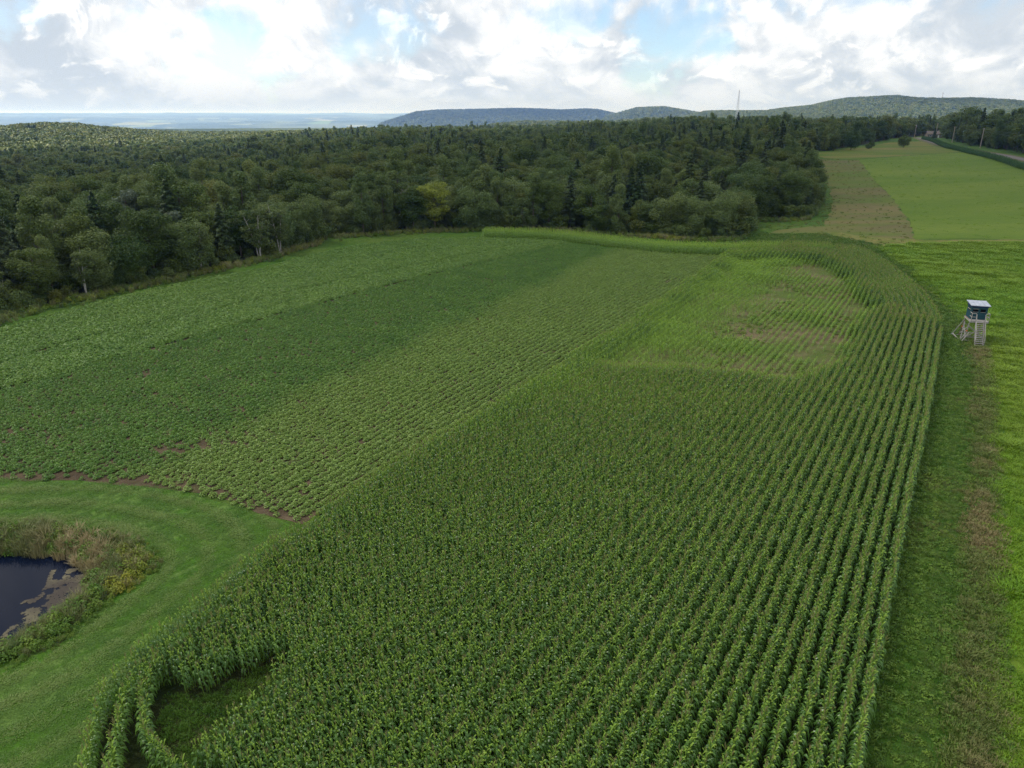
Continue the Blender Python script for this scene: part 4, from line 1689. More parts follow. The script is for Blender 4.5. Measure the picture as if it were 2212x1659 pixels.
kind('birch1', lambda: birch(661, 9.6, [(-2.4, .3, .95), (.5, .2, 1.0), (1.4, -.3, .8)], 4000, .15), 'birch_leaf', 'birch_bark')
kind('birch2', lambda: birch(662, 8.8, [(-1.2, .3, 1.0), (.8, .2, .85)], 3000, .15), 'birch_leaf', 'birch_bark')
kind('shrub0', lambda: shrub(670, 2.6, 1.7, 2200, .11), 'broadleaf_leaf', 'bark')
kind('shrub1', lambda: shrub(671, 2.0, 1.5, 1800, .11), 'aspen_leaf', 'bark')
kind('roundtree', lambda: broadleaf(680, 8.5, 4.6, 14000, .13, 0.02, 44), 'broadleaf_leaf', 'bark')
kind('yellowtree', lambda: broadleaf(681, 10.0, 3.5, 5200, .17, 0.10, 26, .55), 'yellow_leaf', 'bark')
kind('silvertree', lambda: broadleaf(682, 11.0, 2.9, 5600, .17, 0.1, 30), 'silver_leaf', 'bark')
kind('willow', lambda: broadleaf(683, 9.0, 3.6, 13000, .12, 0.03, 44), 'aspen_leaf', 'bark', lambda: broadleaf(683, 9.0, 3.6, 3600, .23, 0.03, 44))

WORDS = {'broad': ('broadleaf_tree', 'dark green broadleaf tree', 'tree'), 'aspen': ('aspen_tree', 'slender grey-green poplar-like tree', 'tree'), 'willo': ('willow_tree', 'rounded grey-green leafy tree', 'tree'), 'conif': ('conifer_tree', 'dark pointed conifer', 'conifer')}


def plant_tree(kname, x, y, s, rz, tint, name, label, cat, group=None, xs=1.0):
    e = empty(name, (x, y, float(H(x, y)) - 0.05), rz, label, cat, group)
    e.scale = (s * xs, s * xs, s)
    for p in ('trunk', 'crown'):
        o = obj(p, KINDS[kname][p], e)
        o['tint'] = float(tint)
    return e


def build_forest():
    fr = GG(FRONT)
    front = smooth_poly(fr, 4, False)
    # --- the trees that can be singled out first
    taken = []

    def special(kname, px, py, hpx, rz, tint, name, label, cat, back=0.0, zs=1.0, group=None, flip=1):
        p = G(px, py)
        q = p * (1 + back / np.hypot(*p))
        _, _, d = project(q[0], q[1], float(H(*q)))
        me = KINDS[kname]['crown']
        co = np.empty(len(me.vertices) * 3)
        me.vertices.foreach_get('co', co)
        hh = co.reshape(-1, 3)[:, 2].max()
        s = hpx * d / FOC / hh
        plant_tree(kname, q[0], q[1], s, rz, tint, name, label, cat, group, 1.0)
        taken.append((q[0], q[1], 2.6 * s if 'birch' in kname else 3.0 * s))
    special('birch0', 436, 587, 110, 0.0, .1, 'birch_tree', 'birch clump with four leaning white stems at the edge of the bean field', 'birch')
    special('birch1', 562, 561, 112, 0.0, .15, 'birch_tree', 'birch with a long left-leaning white stem forking near its foot', 'birch')
    special('birch2', 606, 548, 98, 0.4, .1, 'birch_tree', 'birch with two thin pale stems between the forked birch and the willow corner', 'birch')
    special('birch2', 188, 640, 100, 2.6, .2, 'birch_tree', 'birch with one pale trunk showing above low bushes beside the round dark tree', 'birch')
    special('birch1', 15, 672, 90, 2.0, .35, 'birch_tree', 'small light green birch with pale stems beside two low bushes', 'birch')
    special('roundtree', 288, 622, 108, 0.3, .0, 'round_tree', 'broad round dark green tree with foliage down to the field edge', 'tree', 4)
    special('aspen2', 120, 652, 135, 1.3, .25, 'aspen_tree', 'tall grey-green tree with ragged top behind the pale-trunked birch', 'tree', 4)
    special('yellowtree', 940, 499, 103, 0.5, .12, 'yellow_tree', 'bright yellow-green maple standing out against the dark wood', 'tree', 2)
    special('silvertree', 300, 585, 150, 1.0, .2, 'silver_tree', 'silvery pale-leaved tree rising behind the round dark tree', 'tree', 12)
    special('silvertree', 385, 590, 120, 2.2, .55, 'silver_tree', 'dull silver-green tree between the round dark tree and the leaning birches', 'tree', 6)
    special('willow', 665, 530, 105, 1.1, .3, 'willow_tree', 'rounded grey-green tree at the corner where the wood steps back', 'tree', 3)
    special('willow', 640, 540, 92, 2.4, .1, 'willow_tree', 'grey-green leafy tree just before the corner where the wood steps back', 'tree', 6)
    special('willow', 1560, 516, 98, 0.9, .05, 'willow_tree', 'rounded grey-green tree at the tip of the wood beside the rough grass', 'tree', 3)
    special('willow', 1505, 515, 88, 3.0, .0, 'willow_tree', 'dusky leafy tree next to the rounded tree at the tip of the wood', 'tree', 3)
    special('conifer2', 1128, 496, 46, 0.0, .9, 'conifer_tree', 'small light green conifer in front of the wood behind the tall corn belt', 'conifer', 1)
    special('broad1', 1185, 497, 105, 2.0, .0, 'broadleaf_tree', 'tall very dark green tree behind the tall corn belt', 'tree', 3)
    special('broad2', 1330, 330, 20, 0.0, .0, 'broadleaf_tree', 'dark tree deep inside the wood', 'tree', 0) if False else None
    # dead tree
    p = G(878, 500)
    p = p * (1 + 5 / np.hypot(*p))
    t_, b_ = snag(690, 9.5)
    e = empty('dead_tree', (p[0], p[1], float(H(*p))), 0.4, 'bare grey dead tree beside the yellow-green maple', 'dead tree')
    t_.build('trunk', 'dead_wood', e)
    b_.build('branches', 'dead_wood', e)
    # low bushes before the wood
    for px, py, hpx, kn, tint, lab in [(122, 655, 30, 'shrub0', .75, 'light green spreading bush at the foot of the pale-trunked birch'), (84, 664, 20, 'shrub0', .5, 'small green bush between the light green birch and the spreading bush'), (70, 668, 24, 'shrub1', .3, 'small grey-green bush beside the light green birch'), (40, 676, 24, 'shrub0', .3, 'dark low bush under the light green birch'),
                                       (690, 521, 22, 'shrub0', .2, 'small bush at the inner corner of the wood'), (1520, 517, 26, 'shrub0', .1, 'dark bush under the dusky trees at the tip of the wood'), (1470, 515, 30, 'shrub1', .2, 'grey-green bush at the wood edge behind the corn belt'), (1375, 508, 34, 'shrub0', .5, 'light green bush in the notch of the wood')]:
        special(kn, px, py, hpx, px, tint, 'bush', lab, 'bush', 0.5)
    # trees and bushes standing in the far meadow
    for px, py, hpx, kn, tint, nm, lab, cat in [(1838, 324, 42, 'roundtree', .0, 'broadleaf_tree', 'dark spreading tree standing free at the end of the weedy strip', 'tree'), (1882, 321, 37, 'aspen1', .0, 'aspen_tree', 'slim grey-green tree with a dark bush at its foot in the far meadow', 'tree'),
                                                (1874, 322, 12, 'roundtree', .0, 'bush', 'small dark bush beside the slim tree in the far meadow', 'bush'), (1952, 319, 27, 'roundtree', .1, 'bush', 'large rounded bush standing alone in the far meadow', 'bush'),
                                                (1800, 326, 38, 'broad2', .3, 'broadleaf_tree', 'green tree on the wood edge beside the dark spreading tree', 'tree'), (1915, 303, 30, 'conifer0', .0, 'conifer_tree', 'dark tree with bare lower trunk behind the far meadow', 'conifer'), (2016, 306, 30, 'conifer2', .1, 'conifer_tree', 'bushy dark conifer in front of the brown-roofed house', 'conifer')]:
        special(kn, px, py, hpx, px, tint, nm, lab, cat)
    tk = np.array(taken)

    # --- the wood
    far = 1150.0
    left = np.array([[-620, 360], [-430, 560]])
    A = np.concatenate([fr, GG([(1745, 327), (1790, 326), (1830, 318), (1870, 312), (1905, 304), (1960, 297), (2005, 293)]), np.array([[700, 1000], [420, 1160], [0, 1200], [-230, 1000]]), left[::-1], np.array([[-300, 130]])])
    B = GG([(2036, 300), (2060, 309), (2100, 319), (2150, 327), (2212, 336), (2330, 358), (2480, 384)])
    B = np.concatenate([B * 1.05, np.array([[620, 330], [720, 620], [640, 900], [500, 880]])])
    sp = 4.7
    gx, gy = np.meshgrid(np.arange(-1100, 900, sp), np.arange(90, 1250, sp))
    x = gx.ravel() + rng.uniform(-1.7, 1.7, gx.size)
    y = gy.ravel() + rng.uniform(-1.7, 1.7, gx.size)
    ia, ib = inside(A, x, y), inside(B, x, y)
    k = (ia | ib)
    x, y, ib = x[k], y[k], ib[k]
    k = in_view(x, y, 8, 200, 0)
    x, y, ib = x[k], y[k], ib[k]
    d = np.hypot(x, y)
    k = rng.random(len(x)) < np.clip(1.10 - (d - 180) / 800, .36, .92)
    ed = edge_dist(front, x, y, False)
    k &= ed > 0.8
    for q in tk:
        k &= np.hypot(x - q[0], y - q[1]) > q[2] * .62
    x, y, ib, d, ed = x[k], y[k], ib[k], d[k], ed[k]
    n = len(x)
    # species in loose stands
    f1 = fbm(x, y, 0.028, 3.0)
    f2 = fbm(x, y, 0.035, 8.0)
    r = rng.random(n)
    pc = np.clip(0.17 + 0.5 * f1, 0.02, .7)
    pa = np.clip(0.25 + 0.5 * f2, 0.05, .65)
    sp_i = np.where(r < pc, 2, np.where(r < pc + (1 - pc) * pa, 1, 0))
    names = [['broad0', 'broad1', 'broad2', 'broad3'], ['aspen0', 'aspen1', 'aspen2'], ['conifer0', 'conifer1', 'conifer2']]
    flatn = sum(names, []) + ['willow']
    idx = np.where(sp_i == 0, rng.integers(0, 4, n), np.where(sp_i == 1, 4 + rng.integers(0, 3, n), 7 + rng.integers(0, 3, n)))
    wl = (sp_i != 2) & (rng.random(n) < np.where(ed < 16, .45, .12))
    idx[wl] = 10
    s = np.clip(rng.normal(.86, .17, n), .5, 1.35) * (0.86 + .14 * ss(2, 14, ed)) * (1 + .10 * f2)
    s = s * (1 + 0.12 * (1 - ss(14, 30, ed)))
    s = np.where(ib, s * 1.25, s)

    s = np.where(sp_i == 2, s * .95, s)
    s = np.where((d > 560) & (x > 60), s * 1.12, s)
    # the central wood is a little lower than the old left part
    tint = np.clip(rng.normal(.16, .18, n) + .25 * ss(.3, .8, fbm(x, y, .05, 77.)), 0, 1)
    rz = rng.random(n) * 6.28
    z = H(x, y) - .1
    px, py, dep = project(x, y, z + 8)
    vis = (px > 0) & (px < W) & (py > 0) & (py < HGT)
    score = np.where(vis & ~ib, dep + 0.9 * ed, 1e9)
    order = np.argsort(score)
    best = order[:255]
    extra = np.argsort(np.where(vis & ib, dep + 1.2 * edge_dist(B[:7], x, y, False), 1e9))[:24]
    best = np.concatenate([best, extra])
    solo = np.zeros(n, bool)
    solo[best] = True
    for i in best:
        kn = flatn[idx[i]]
        nm, words_, cat = WORDS[kn[:5]]
        if ib[i]:
            where, grp = 'in the wood beyond the road', 'beyond the road'
        elif px[i] < 700:
            where, grp = 'in the wood along the bean field', 'beside the bean field'
        elif px[i] < 1040:
            where, grp = 'in the wood behind the bean field end', 'behind the bean field'
        elif px[i] < 1625:
            where, grp = 'in the wood behind the tall corn belt', 'behind the corn belt'
        else:
            where, grp = 'in the wood beside the brown weedy strip', 'beside the weedy strip'
        size = 'tall ' if s[i] > 1.0 else ('small ' if s[i] < .72 else '')
        tone = 'yellowish ' if tint[i] > .38 else ''
        w_ = words_ if not tone else words_.replace('dark green ', '').replace('grey-green ', '').replace('dark ', '')
        plant_tree(kn, x[i], y[i], s[i], rz[i], tint[i], nm, size + tone + w_ + ' ' + where, cat, size + tone + nm.replace('_', ' ') + 's ' + grp, 1.2)
    # the rest of the wood reads as one mass
    nearc = proto_collection('wood_near_proto', [KINDS[k]['all'] for k in flatn])
    farc = proto_collection('wood_far_proto', [KINDS[k]['far'] for k in flatn])
    rest = ~solo
    P = np.column_stack([x, y, z])
    a = rest & (d < 330)
    b = rest & (d >= 330)
    s3 = np.stack([s * 1.2, s * 1.2, s], 1)
    scatter('forest', P[a], rz[a], s3[a], idx[a], tint[a], nearc, rng.normal(0, .03, (n, 2))[a])
    scatter('far_forest', P[b], rz[b], s3[b], idx[b], tint[b], farc, rng.normal(0, .03, (n, 2))[b])
    print('forest', n, a.sum(), b.sum())
    s_ = np.concatenate([[0], np.cumsum(np.hypot(*np.diff(front, axis=0).T))])
    q_ = rng.uniform(0, s_[-1], 900)
    ux, uy = np.interp(q_, s_, front[:, 0]), np.interp(q_, s_, front[:, 1])
    rr_ = np.hypot(ux, uy)
    o_ = rng.uniform(.4, 9, len(q_))
    ux, uy = ux * (1 + o_ / rr_), uy * (1 + o_ / rr_)
    kk = in_view(ux, uy, 1) & inside(A, ux, uy)
    ux, uy = ux[kk], uy[kk]
    uc = proto_collection('undergrowth_proto', [KINDS['shrub0']['all'], KINDS['shrub1']['all']])
    scatter('undergrowth', np.column_stack([ux, uy, H(ux, uy)]), rng.random(len(ux)) * 6.28, rng.uniform(.6, 1.5, len(ux)), rng.integers(0, 2, len(ux)), np.clip(rng.normal(.1, .15, len(ux)), 0, 1), uc)
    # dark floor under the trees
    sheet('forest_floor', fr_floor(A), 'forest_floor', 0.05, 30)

    # wooded hills further off: low-detail crowns
    blobs = []
    for kseed in range(5):
        rr = np.random.default_rng(900 + kseed)
        mb = MB()
        cl = []
        for j in range(9):
            a_ = rr.random() * 6.28
            q = rr.uniform(0, 3.0)
            w = rr.uniform(1.8, 2.8)
            cl.append((q * math.cos(a_), q * math.sin(a_), 8 + rr.uniform(-2.5, 2.5) - .3 * q, w, w, w * .85))
        mb.quads(leaf_cards(rr, cl, 420, .75, .5, .8))
        blobs.append(mb.mesh('far_crown_%d' % kseed, ['far_leaf']))
    blobc = proto_collection('hill_tree_proto', blobs)
    X, Y, S = [], [], []
    for (d0, d1, t0, t1, sp2, sc2) in [(560, 1700, -.75, -.16, 6.8, .9), (1000, 1700, .12, .72, 9.0, 1.05), (1750, 2500, -.1, .4, 11, 1.2), (2500, 3700, .15, .72, 11.5, 1.25), (3700, 4900, .05, .42, 18, 1.8), (4700, 6800, -.2, .2, 26, 2.4)]:
        nn = int((d1 * d1 - d0 * d0) / 2 * (math.atan(t1) - math.atan(t0)) / (sp2 * sp2))
        dd = np.sqrt(rng.uniform(d0 * d0, d1 * d1, nn))
        aa = rng.uniform(math.atan(t0), math.atan(t1), nn)
        X.append(dd * np.sin(aa))
        Y.append(dd * np.cos(aa))
        S.append(sc2 * rng.uniform(.75, 1.25, nn))
    X, Y, S = map(np.concatenate, (X, Y, S))
    Z = H(X, Y) - 1.0
    # only slopes that face the viewer or make a skyline can be seen
    px, py, dep = project(X, Y, Z + 10)
    k = (py < 345) & (py > 150) & ~inside(A, X, Y)
    # clearing on the left hill
    cz = []
    for d_, p_ in ((1075, 48), (1068, 88), (1130, 94), (1185, 90), (1190, 46), (1130, 42)):
        a_ = math.atan(px_t(p_))
        cz.append((d_ * math.sin(a_), d_ * math.cos(a_)))
    sheet('hill_clearing', np.array(cz), 'hay_meadow', 1.2, 15)
    clear = (np.abs(px - 66) < 20) & (np.hypot(X, Y) > 1060) & (np.hypot(X, Y) < 1190)
    k &= ~clear
    X, Y, Z, S = X[k], Y[k], Z[k], S[k]
    n = len(X)
    tint = np.clip(rng.normal(.25, .22, n), 0, 1)
    scatter('hill_forest', np.column_stack([X, Y, Z]), rng.random(n) * 6.28, np.stack([S, S, S ** .5], 1), rng.integers(0, 5, n), tint, blobc)
    print('hill trees', n)


def fr_floor(A):
    c = np.array(A)
    return c + 0.0


build_forest()


# ------------------------------------------------------------------ hunting stand
def build_stand():
    base = G(2097, 733)
    tocam = -base / np.hypot(*base)
    right = np.array([-tocam[1], tocam[0]])
    a = math.radians(17)
    n = math.cos(a) * tocam + math.sin(a) * right     # front of the cabin faces along n
    rz = math.atan2(n[1], n[0]) + math.pi / 2          # local -Y is the front
    e = empty('hunting_stand', (base[0], base[1], float(H(*base))), rz, 'teal box hunting blind on tall timber legs with wooden stairs beside the corn', 'hunting blind')
    # x to the right when facing the front, y to the back
    zf, zc = 2.75, 4.35
    w, dpt = 0.86, 0.86
    # cabin walls as panels with window openings
    for nm, mk in (('front_wall', 0), ('side_wall', 1), ('side_wall', 2), ('back_wall', 3)):
        mb = MB()
        t = 0.04
        if mk in (0, 3):
            y0 = -dpt if mk == 0 else dpt - t
            y1 = y0 + t
            if mk == 0:
                mb.box(-w, w, y0, y1, zf, zf + .90)
                mb.box(-w, w, y0, y1, zf + 1.24, zc)
                for xa, xb in ((-w, -.70), (-.12, .10), (.66, w)):
                    mb.box(xa, xb, y0, y1, zf + .90, zf + 1.24)
            else:
                mb.box(-w, w, y0, y1, zf, zc)
        else:
            sx = -1 if mk == 1 else 1
            x0, x1 = sorted((sx * w, sx * (w - t)))
            ya, yb = -dpt + t + .002, dpt - t - .002
            mb.box(x0, x1, ya, yb, zf, zf + .90)
            mb.box(x0, x1, ya, yb, zf + 1.24, zc)
            mb.box(x0, x1, ya, -.45, zf + .90, zf + 1.24)
            mb.box(x0, x1, .45, yb, zf + .90, zf + 1.24)
        mb.build(nm, 'teal_paint', e)
    # near-black block paints the shade of the inside, seen through the openings
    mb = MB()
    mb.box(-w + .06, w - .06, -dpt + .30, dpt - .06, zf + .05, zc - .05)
    mb.build('shade_block', 'dark_void', e)
    # window hatches propped open and pale sills
    for xa, xb in ((-.70, -.12), (.10, .66)):
        mb = MB()
        mb.bar((xa, -dpt - .03, zf + .885), (xb, -dpt - .03, zf + .885), .05, .03)
        mb.build('window_sill', 'weathered_lumber', e)
    mb = MB()
    mb.bar((-.72, -dpt - .04, zf + 1.26), (-.10, -dpt - .04, zf + 1.26), .06, .035)
    mb.build('window_hood', 'weathered_lumber', e)
    mb = MB()
    mb.bar((-w - .03, -.5, zf + 1.1), (-w - .03, .5, zf + 1.1), .06, .05)
    mb.build('window_sill', 'weathered_lumber', e)
    # blue fascia and roof
    mb = MB()
    for p, q in (((-w - .02, -dpt - .05, zc - .06), (w + .02, -dpt - .05, zc - .06)), ((-w - .05, -dpt, zc - .06), (-w - .05, dpt, zc - .06)), ((w + .05, -dpt, zc - .06), (w + .05, dpt, zc - .06)), ((-w, dpt + .05, zc - .06), (w, dpt + .05, zc - .06))):
        mb.bar(p, q, .05, .16)
    mb.build('fascia', 'blue_trim', e)
    roof = MB()
    roof.add([(-w - .2, -dpt - .25, zc + .06), (w + .2, -dpt - .25, zc + .06), (w + .2, dpt + .2, zc + .24), (-w - .2, dpt + .2, zc + .24), (-w - .2, -dpt - .25, zc + .12), (w + .2, -dpt - .25, zc + .12), (w + .2, dpt + .2, zc + .30), (-w - .2, dpt + .2, zc + .30)],
             [(3, 2, 1, 0), (4, 5, 6, 7), (0, 1, 5, 4), (1, 2, 6, 5), (2, 3, 7, 6), (3, 0, 4, 7)])
    ro = roof.build('roof', 'roof_panel', e)
    for k in range(5):
        mb = MB()
        x = -w - .15 + k * (2 * w + .3) / 4
        mb.bar((x, -dpt - .25, zc + .13), (x, dpt + .2, zc + .31), .04, .03)
        mb.build('roof_batten', 'roof_panel', ro)
    # platform with front porch
    for k in range(7):
        mb = MB()
        y = -dpt - .82 + k * .14
        if y > -dpt - .02:
            break
        mb.box(-.95, .95, y, y + .125, zf - .06, zf - .02)
        mb.build('deck_board', 'weathered_lumber', e)
    mb = MB()
    mb.box(-.95, .95, -dpt - .02, dpt + .05, zf - .09, zf - .012)
    mb.build('floor', 'brown_lumber', e)
    for p, q in (((-.95, -dpt - .83, zf - .14), (.95, -dpt - .83, zf - .14)), ((-.95, -dpt - .8, zf - .14), (-.95, dpt + .05, zf - .14)), ((.95, -dpt - .8, zf - .14), (.95, dpt + .05, zf - .14)), ((-.95, dpt + .06, zf - .14), (.95, dpt + .06, zf - .14))):
        mb = MB()
        mb.bar(p, q, .06, .16)
        mb.build('beam', 'weathered_lumber', e)
    # legs splay outward, orange straps on the front ones
    legs = {}
    for sx in (-1, 1):
        for sy, y0 in ((-1, -dpt - .1), (1, dpt - .05)):
            top = np.array([sx * .80, y0, zf - .1])
            bot = np.array([sx * (1.12 if sx < 0 else .92), y0 + sy * .25, 0.10])
            legs[sx, sy] = (top, bot)
            mb = MB()
            mb.bar(top, bot, .09)
            lo = mb.build('leg', 'weathered_lumber' if sy < 0 else 'brown_lumber', e)
            if sy < 0 or sx < 0:
                mb = MB()
                f = .52
                c = top + (bot - top) * f
                dd = (bot - top) / np.linalg.norm(bot - top)
                mb.bar(c - dd * .09, c + dd * .09, .135)
                mb.build('strap', 'orange_strap', lo)

    def at(k, f):
        t_, b_ = legs[k]
        return t_ + (b_ - t_) * f
    for a_, b_ in ((((-1, -1), .25), ((1, -1), .85)), (((1, -1), .25), ((-1, -1), .85)), (((-1, -1), .3), ((-1, 1), .85)), (((-1, 1), .3), ((-1, -1), .85)), (((1, -1), .3), ((1, 1), .85)), (((-1, 1), .3), ((1, 1), .85)), (((-1, -1), .80), ((1, -1), .80)), (((-1, 1), .80), ((1, 1), .80)), (((-1, -1), .55), ((-1, 1), .55))):
        mb = MB()
        mb.bar(at(*a_) + np.array([0, -.07, 0]), at(*b_) + np.array([0, -.07, 0]), .045, .09)
        mb.build('brace', 'weathered_lumber', e)
    # outrigger frame on the left and the skids it all stands on
    for p, q in (((-1.5, -dpt - .3, .10), (-1.25, -dpt + .25, zf - .35)), ((-1.5, -dpt - .3, .10), (-1.80, dpt + .35, .30)), ((-1.80, dpt + .35, .30), (-.9, dpt - .1, zf - .4)), ((-1.5, -dpt - .3, .18), (-.95, -dpt - .1, 1.0)), ((-1.45, -dpt - .75, .06), (-.75, -dpt - .55, 1.25))):
        mb = MB()
        mb.bar(p, q, .09)
        mb.build('outrigger', 'weathered_lumber', e)
    for x, yy in ((-1.12, 0), (.95, 0)):
        mb = MB()
        mb.bar((x, -dpt - .75, .06), (x, dpt + .6, .06), .14, .12)
        mb.build('skid', 'brown_lumber', e)
    for y in (-dpt - .38, dpt + .3):
        mb = MB()
        mb.bar((-1.55, y, .17), (1.0, y, .17), .10, .10)
        mb.build('cross_timber', 'weathered_lumber', e)
    mb = MB()
    mb.tube([(-1.87, dpt + .30, .16), (-1.69, dpt + .40, .16)], [.17, .17], 12)
    mb.build('wheel', 'roof_panel', e)
    # stairs
    y0, y1 = -dpt - .86, -dpt - 2.35
    for sx in (-.42, .42):
        mb = MB()
        mb.bar((sx, y0, zf - .10), (sx, y1, .03), .05, .20)
        mb.build('stair_stringer', 'weathered_lumber', e)
    nt_ = 13
    for k in range(nt_):
        f = (k + .6) / nt_
        mb = MB()
        yy, zz = y0 + (y1 - y0) * f, (zf - .10) * (1 - f) + .03 * f + .05
        mb.box(-.393, .393, yy - .12, yy + .10, zz - .02, zz + .02)
        mb.build('tread', 'weathered_lumber', e)
    for sx in (-.46, .50):
        mb = MB()
        mb.bar((sx, y0, zf + .80), (sx, y1 - .05, .78), .05, .09)
        mb.build('handrail', 'weathered_lumber', e)
        for f in (.05, .5, .97):
            mb = MB()
            yy = y0 + (y1 - y0) * f
            zz = (zf - .10) * (1 - f) + .03 * f
            mb.bar((sx, yy, zz), (sx, yy, zz + .85), .06)
            mb.build('handrail_post', 'weathered_lumber', e)
    # porch railing
    for xa, xb in ((-.93, -.46), (.50, .93)):
        for z in (.45, .88):
            mb = MB()
            mb.bar((xa, -dpt - .80, zf + z), (xb, -dpt - .80, zf + z), .05, .07)
            mb.build('rail', 'weathered_lumber', e)
    for x in (-.93, .93):
        for z in (.45, .88):
            mb = MB()
            mb.bar((x, -dpt - .83, zf + z), (x, -dpt - .02, zf + z), .05, .07)
            mb.build('rail', 'weathered_lumber', e)
        mb = MB()
        mb.bar((x, -dpt - .80, zf - .1), (x, -dpt - .80, zf + .95), .07)
        mb.build('rail_post', 'weathered_lumber', e)


build_stand()


# ------------------------------------------------------------------ along the road and far off
def at_dist(px, py, dist):
    d = ray(px, py)
    t = dist / math.hypot(d[0], d[1])
    return d * t + np.array([0, 0, CAMH])


def build_roadside():
    poles = []
    for px, py, hpx, lab in [(2117, 320, 41, 'tall utility pole with crossarm before the wood nearest the road bend'), (2056.5, 308, 33, 'brown utility pole half hidden against the dark wood beyond the road'),
                             (2020, 299, 31, 'utility pole standing behind the brown-roofed house'), (1975, 297, 26, 'pale utility pole in the far meadow by the bushy conifer'), (1940, 294, 17, 'short pale pole behind the large lone bush')]:
        p = G(px, py)
        z = float(H(*p))
        _, _, d = project(p[0], p[1], z)
        h = hpx * d / FOC
        e = empty('utility_pole', (p[0], p[1], z), 0.4, lab, 'utility pole', 'utility poles along the road')
        mb = MB()
        mb.tube([(0, 0, -.5), (0, 0, h * .5), (0, 0, h)], [.23, .20, .17], 8)
        mb.build('shaft', 'pole_wood', e)
        if hpx > 20:
            mb = MB()
            mb.bar((-.9, 0, h - .5), (.9, 0, h - .5), .10, .12)
            arm = mb.build('crossarm', 'pole_wood', e)
            for x in (-.8, 0.35, .8):
                mb = MB()
                mb.tube([(x, 0, h - .44), (x, 0, h - .28)], [.05, .04], 6)
                mb.build('insulator', 'galvanised', arm)
        poles.append((p, z, h))
    # wires sag between the poles and run on to the right
    q = G(2330, 362)
    ends = poles[:3]
    spans = [((q, float(H(*q)), 11.0), ends[0]), (ends[0], ends[1]), (ends[1], ends[2]), (ends[2], poles[3])]
    for (pa, za, ha), (pb, zb, hb) in spans:
        for dz in (.30, 1.6):
            a = np.array([pa[0], pa[1], za + ha - dz])
            b = np.array([pb[0], pb[1], zb + hb - dz])
            t = np.linspace(0, 1, 13)[:, None]
            line = a + (b - a) * t - np.array([0, 0, 1.0]) * (4 * t * (1 - t)) * 1.0
            mb = MB()
            mb.tube(line, [.03] * 13, 4)
            o = mb.build('power_line', 'wire')
            o.data.transform(__import__('mathutils').Matrix.Translation(-Vector(a)))
            o.location = a
            tag(o, 'thin sagging power line strung between the utility poles', 'power line', 'power lines along the road')
    # house with a long brown roof, and a white camper beside it
    p = G(2021, 297.5)
    z = float(H(*p))
    rz = math.atan2(p[1], p[0]) - math.pi / 2 + .25
    e = empty('house', (p[0], p[1], z), rz, 'low brown-roofed house among trees at the end of the far meadow', 'house')
    L2, D2, hw, hr = 7.0, 4.0, 2.7, 2.3
    mb = MB()
    mb.add([(-L2, -D2, 0), (L2, -D2, 0), (L2, D2, 0), (-L2, D2, 0), (-L2, -D2, hw), (L2, -D2, hw), (L2, D2, hw), (-L2, D2, hw), (-L2, 0, hw + hr * .93), (L2, 0, hw + hr * .93)],
           [(0, 1, 5, 4), (2, 3, 7, 6), (1, 2, 6, 9, 5), (3, 0, 4, 8, 7), (3, 2, 1, 0)])
    mb.build('wall', 'siding', e)
    mb = MB()
    o_ = .5
    for s in (-1, 1):
        y0, y1 = s * (D2 + o_), 0
        za = hw - .25
        zb = hw + hr
        mb.add([(-L2 - o_, y0, za), (L2 + o_, y0, za), (L2 + o_, y1, zb), (-L2 - o_, y1, zb), (-L2 - o_, y0, za + .15), (L2 + o_, y0, za + .15), (L2 + o_, y1, zb + .15), (-L2 - o_, y1, zb + .15)],
               [(0, 1, 2, 3), (7, 6, 5, 4), (0, 4, 5, 1), (1, 5, 6, 2), (2, 6, 7, 3), (3, 7, 4, 0)])
    rf = mb.build('roof', 'brown_shingle', e)
    mb = MB()
    mb.box(1.5, 2.3, .4, 1.2, hw + 1.2, hw + hr + .9)
    mb.build('chimney', 'siding', rf)
    for x in (-5, -2, 3.2, 5.4):
        mb = MB()
        mb.box(x - .6, x + .6, -D2 - .05, -D2 + .02, 1.0, 2.1)
        wo = mb.build('window', 'white_paint', e)
        mb = MB()
        mb.box(x - .48, x + .48, -D2 - .07, -D2 - .052, 1.12, 1.98)
        mb.build('pane', 'window_glass', wo)
    mb = MB()
    mb.box(.3, 1.3, -D2 - .06, -D2 + .02, 0.05, 2.1)
    mb.build('door', 'white_paint', e)
    c = G(2026.5, 297.2)
    zc_ = float(H(*c))
    e = empty('camper_trailer', (c[0], c[1], zc_), rz, 'white camper trailer parked beside the brown-roofed house', 'camper')
    mb = MB()
    prof = [(-3.2, .6), (3.0, .6), (3.4, 1.2), (3.3, 2.6), (2.8, 3.0), (-3.0, 3.0), (-3.4, 2.5), (-3.4, 1.0)]
    k = len(prof)
    mb.add([(x, -1.15, q_) for x, q_ in prof] + [(x, 1.15, q_) for x, q_ in prof], [tuple(range(k)), tuple(range(2 * k - 1, k - 1, -1))] + [(i, i + k, (i + 1) % k + k, (i + 1) % k) for i in range(k)])
    mb.build('body', 'white_paint', e)
    for x in (-1.8, .4, 2.2):
        mb = MB()
        mb.box(x - .45, x + .45, -1.18, -1.152, 1.6, 2.3)
        mb.build('window', 'window_glass', e)
    for x in (-.5, .5):
        mb = MB()
        mb.tube([(x, -1.2, .34), (x, -.95, .34)], [.34, .34], 12)
        mb.build('wheel', 'tyre', e)
    mb = MB()
    mb.bar((3.3, 0, .65), (4.4, 0, .55), .12)
    mb.build('drawbar', 'galvanised', e)
    for px, py, lab in ((2009.5, 300, 'small dark bush on the lawn between the house and the road'), (2011, 300.3, 'small dark bush on the lawn between the house and the road')):
        p = G(px, py)
        plant_tree('shrub0', p[0], p[1], .6, px, .0, 'bush', lab, 'bush', 'small bushes on the house lawn')

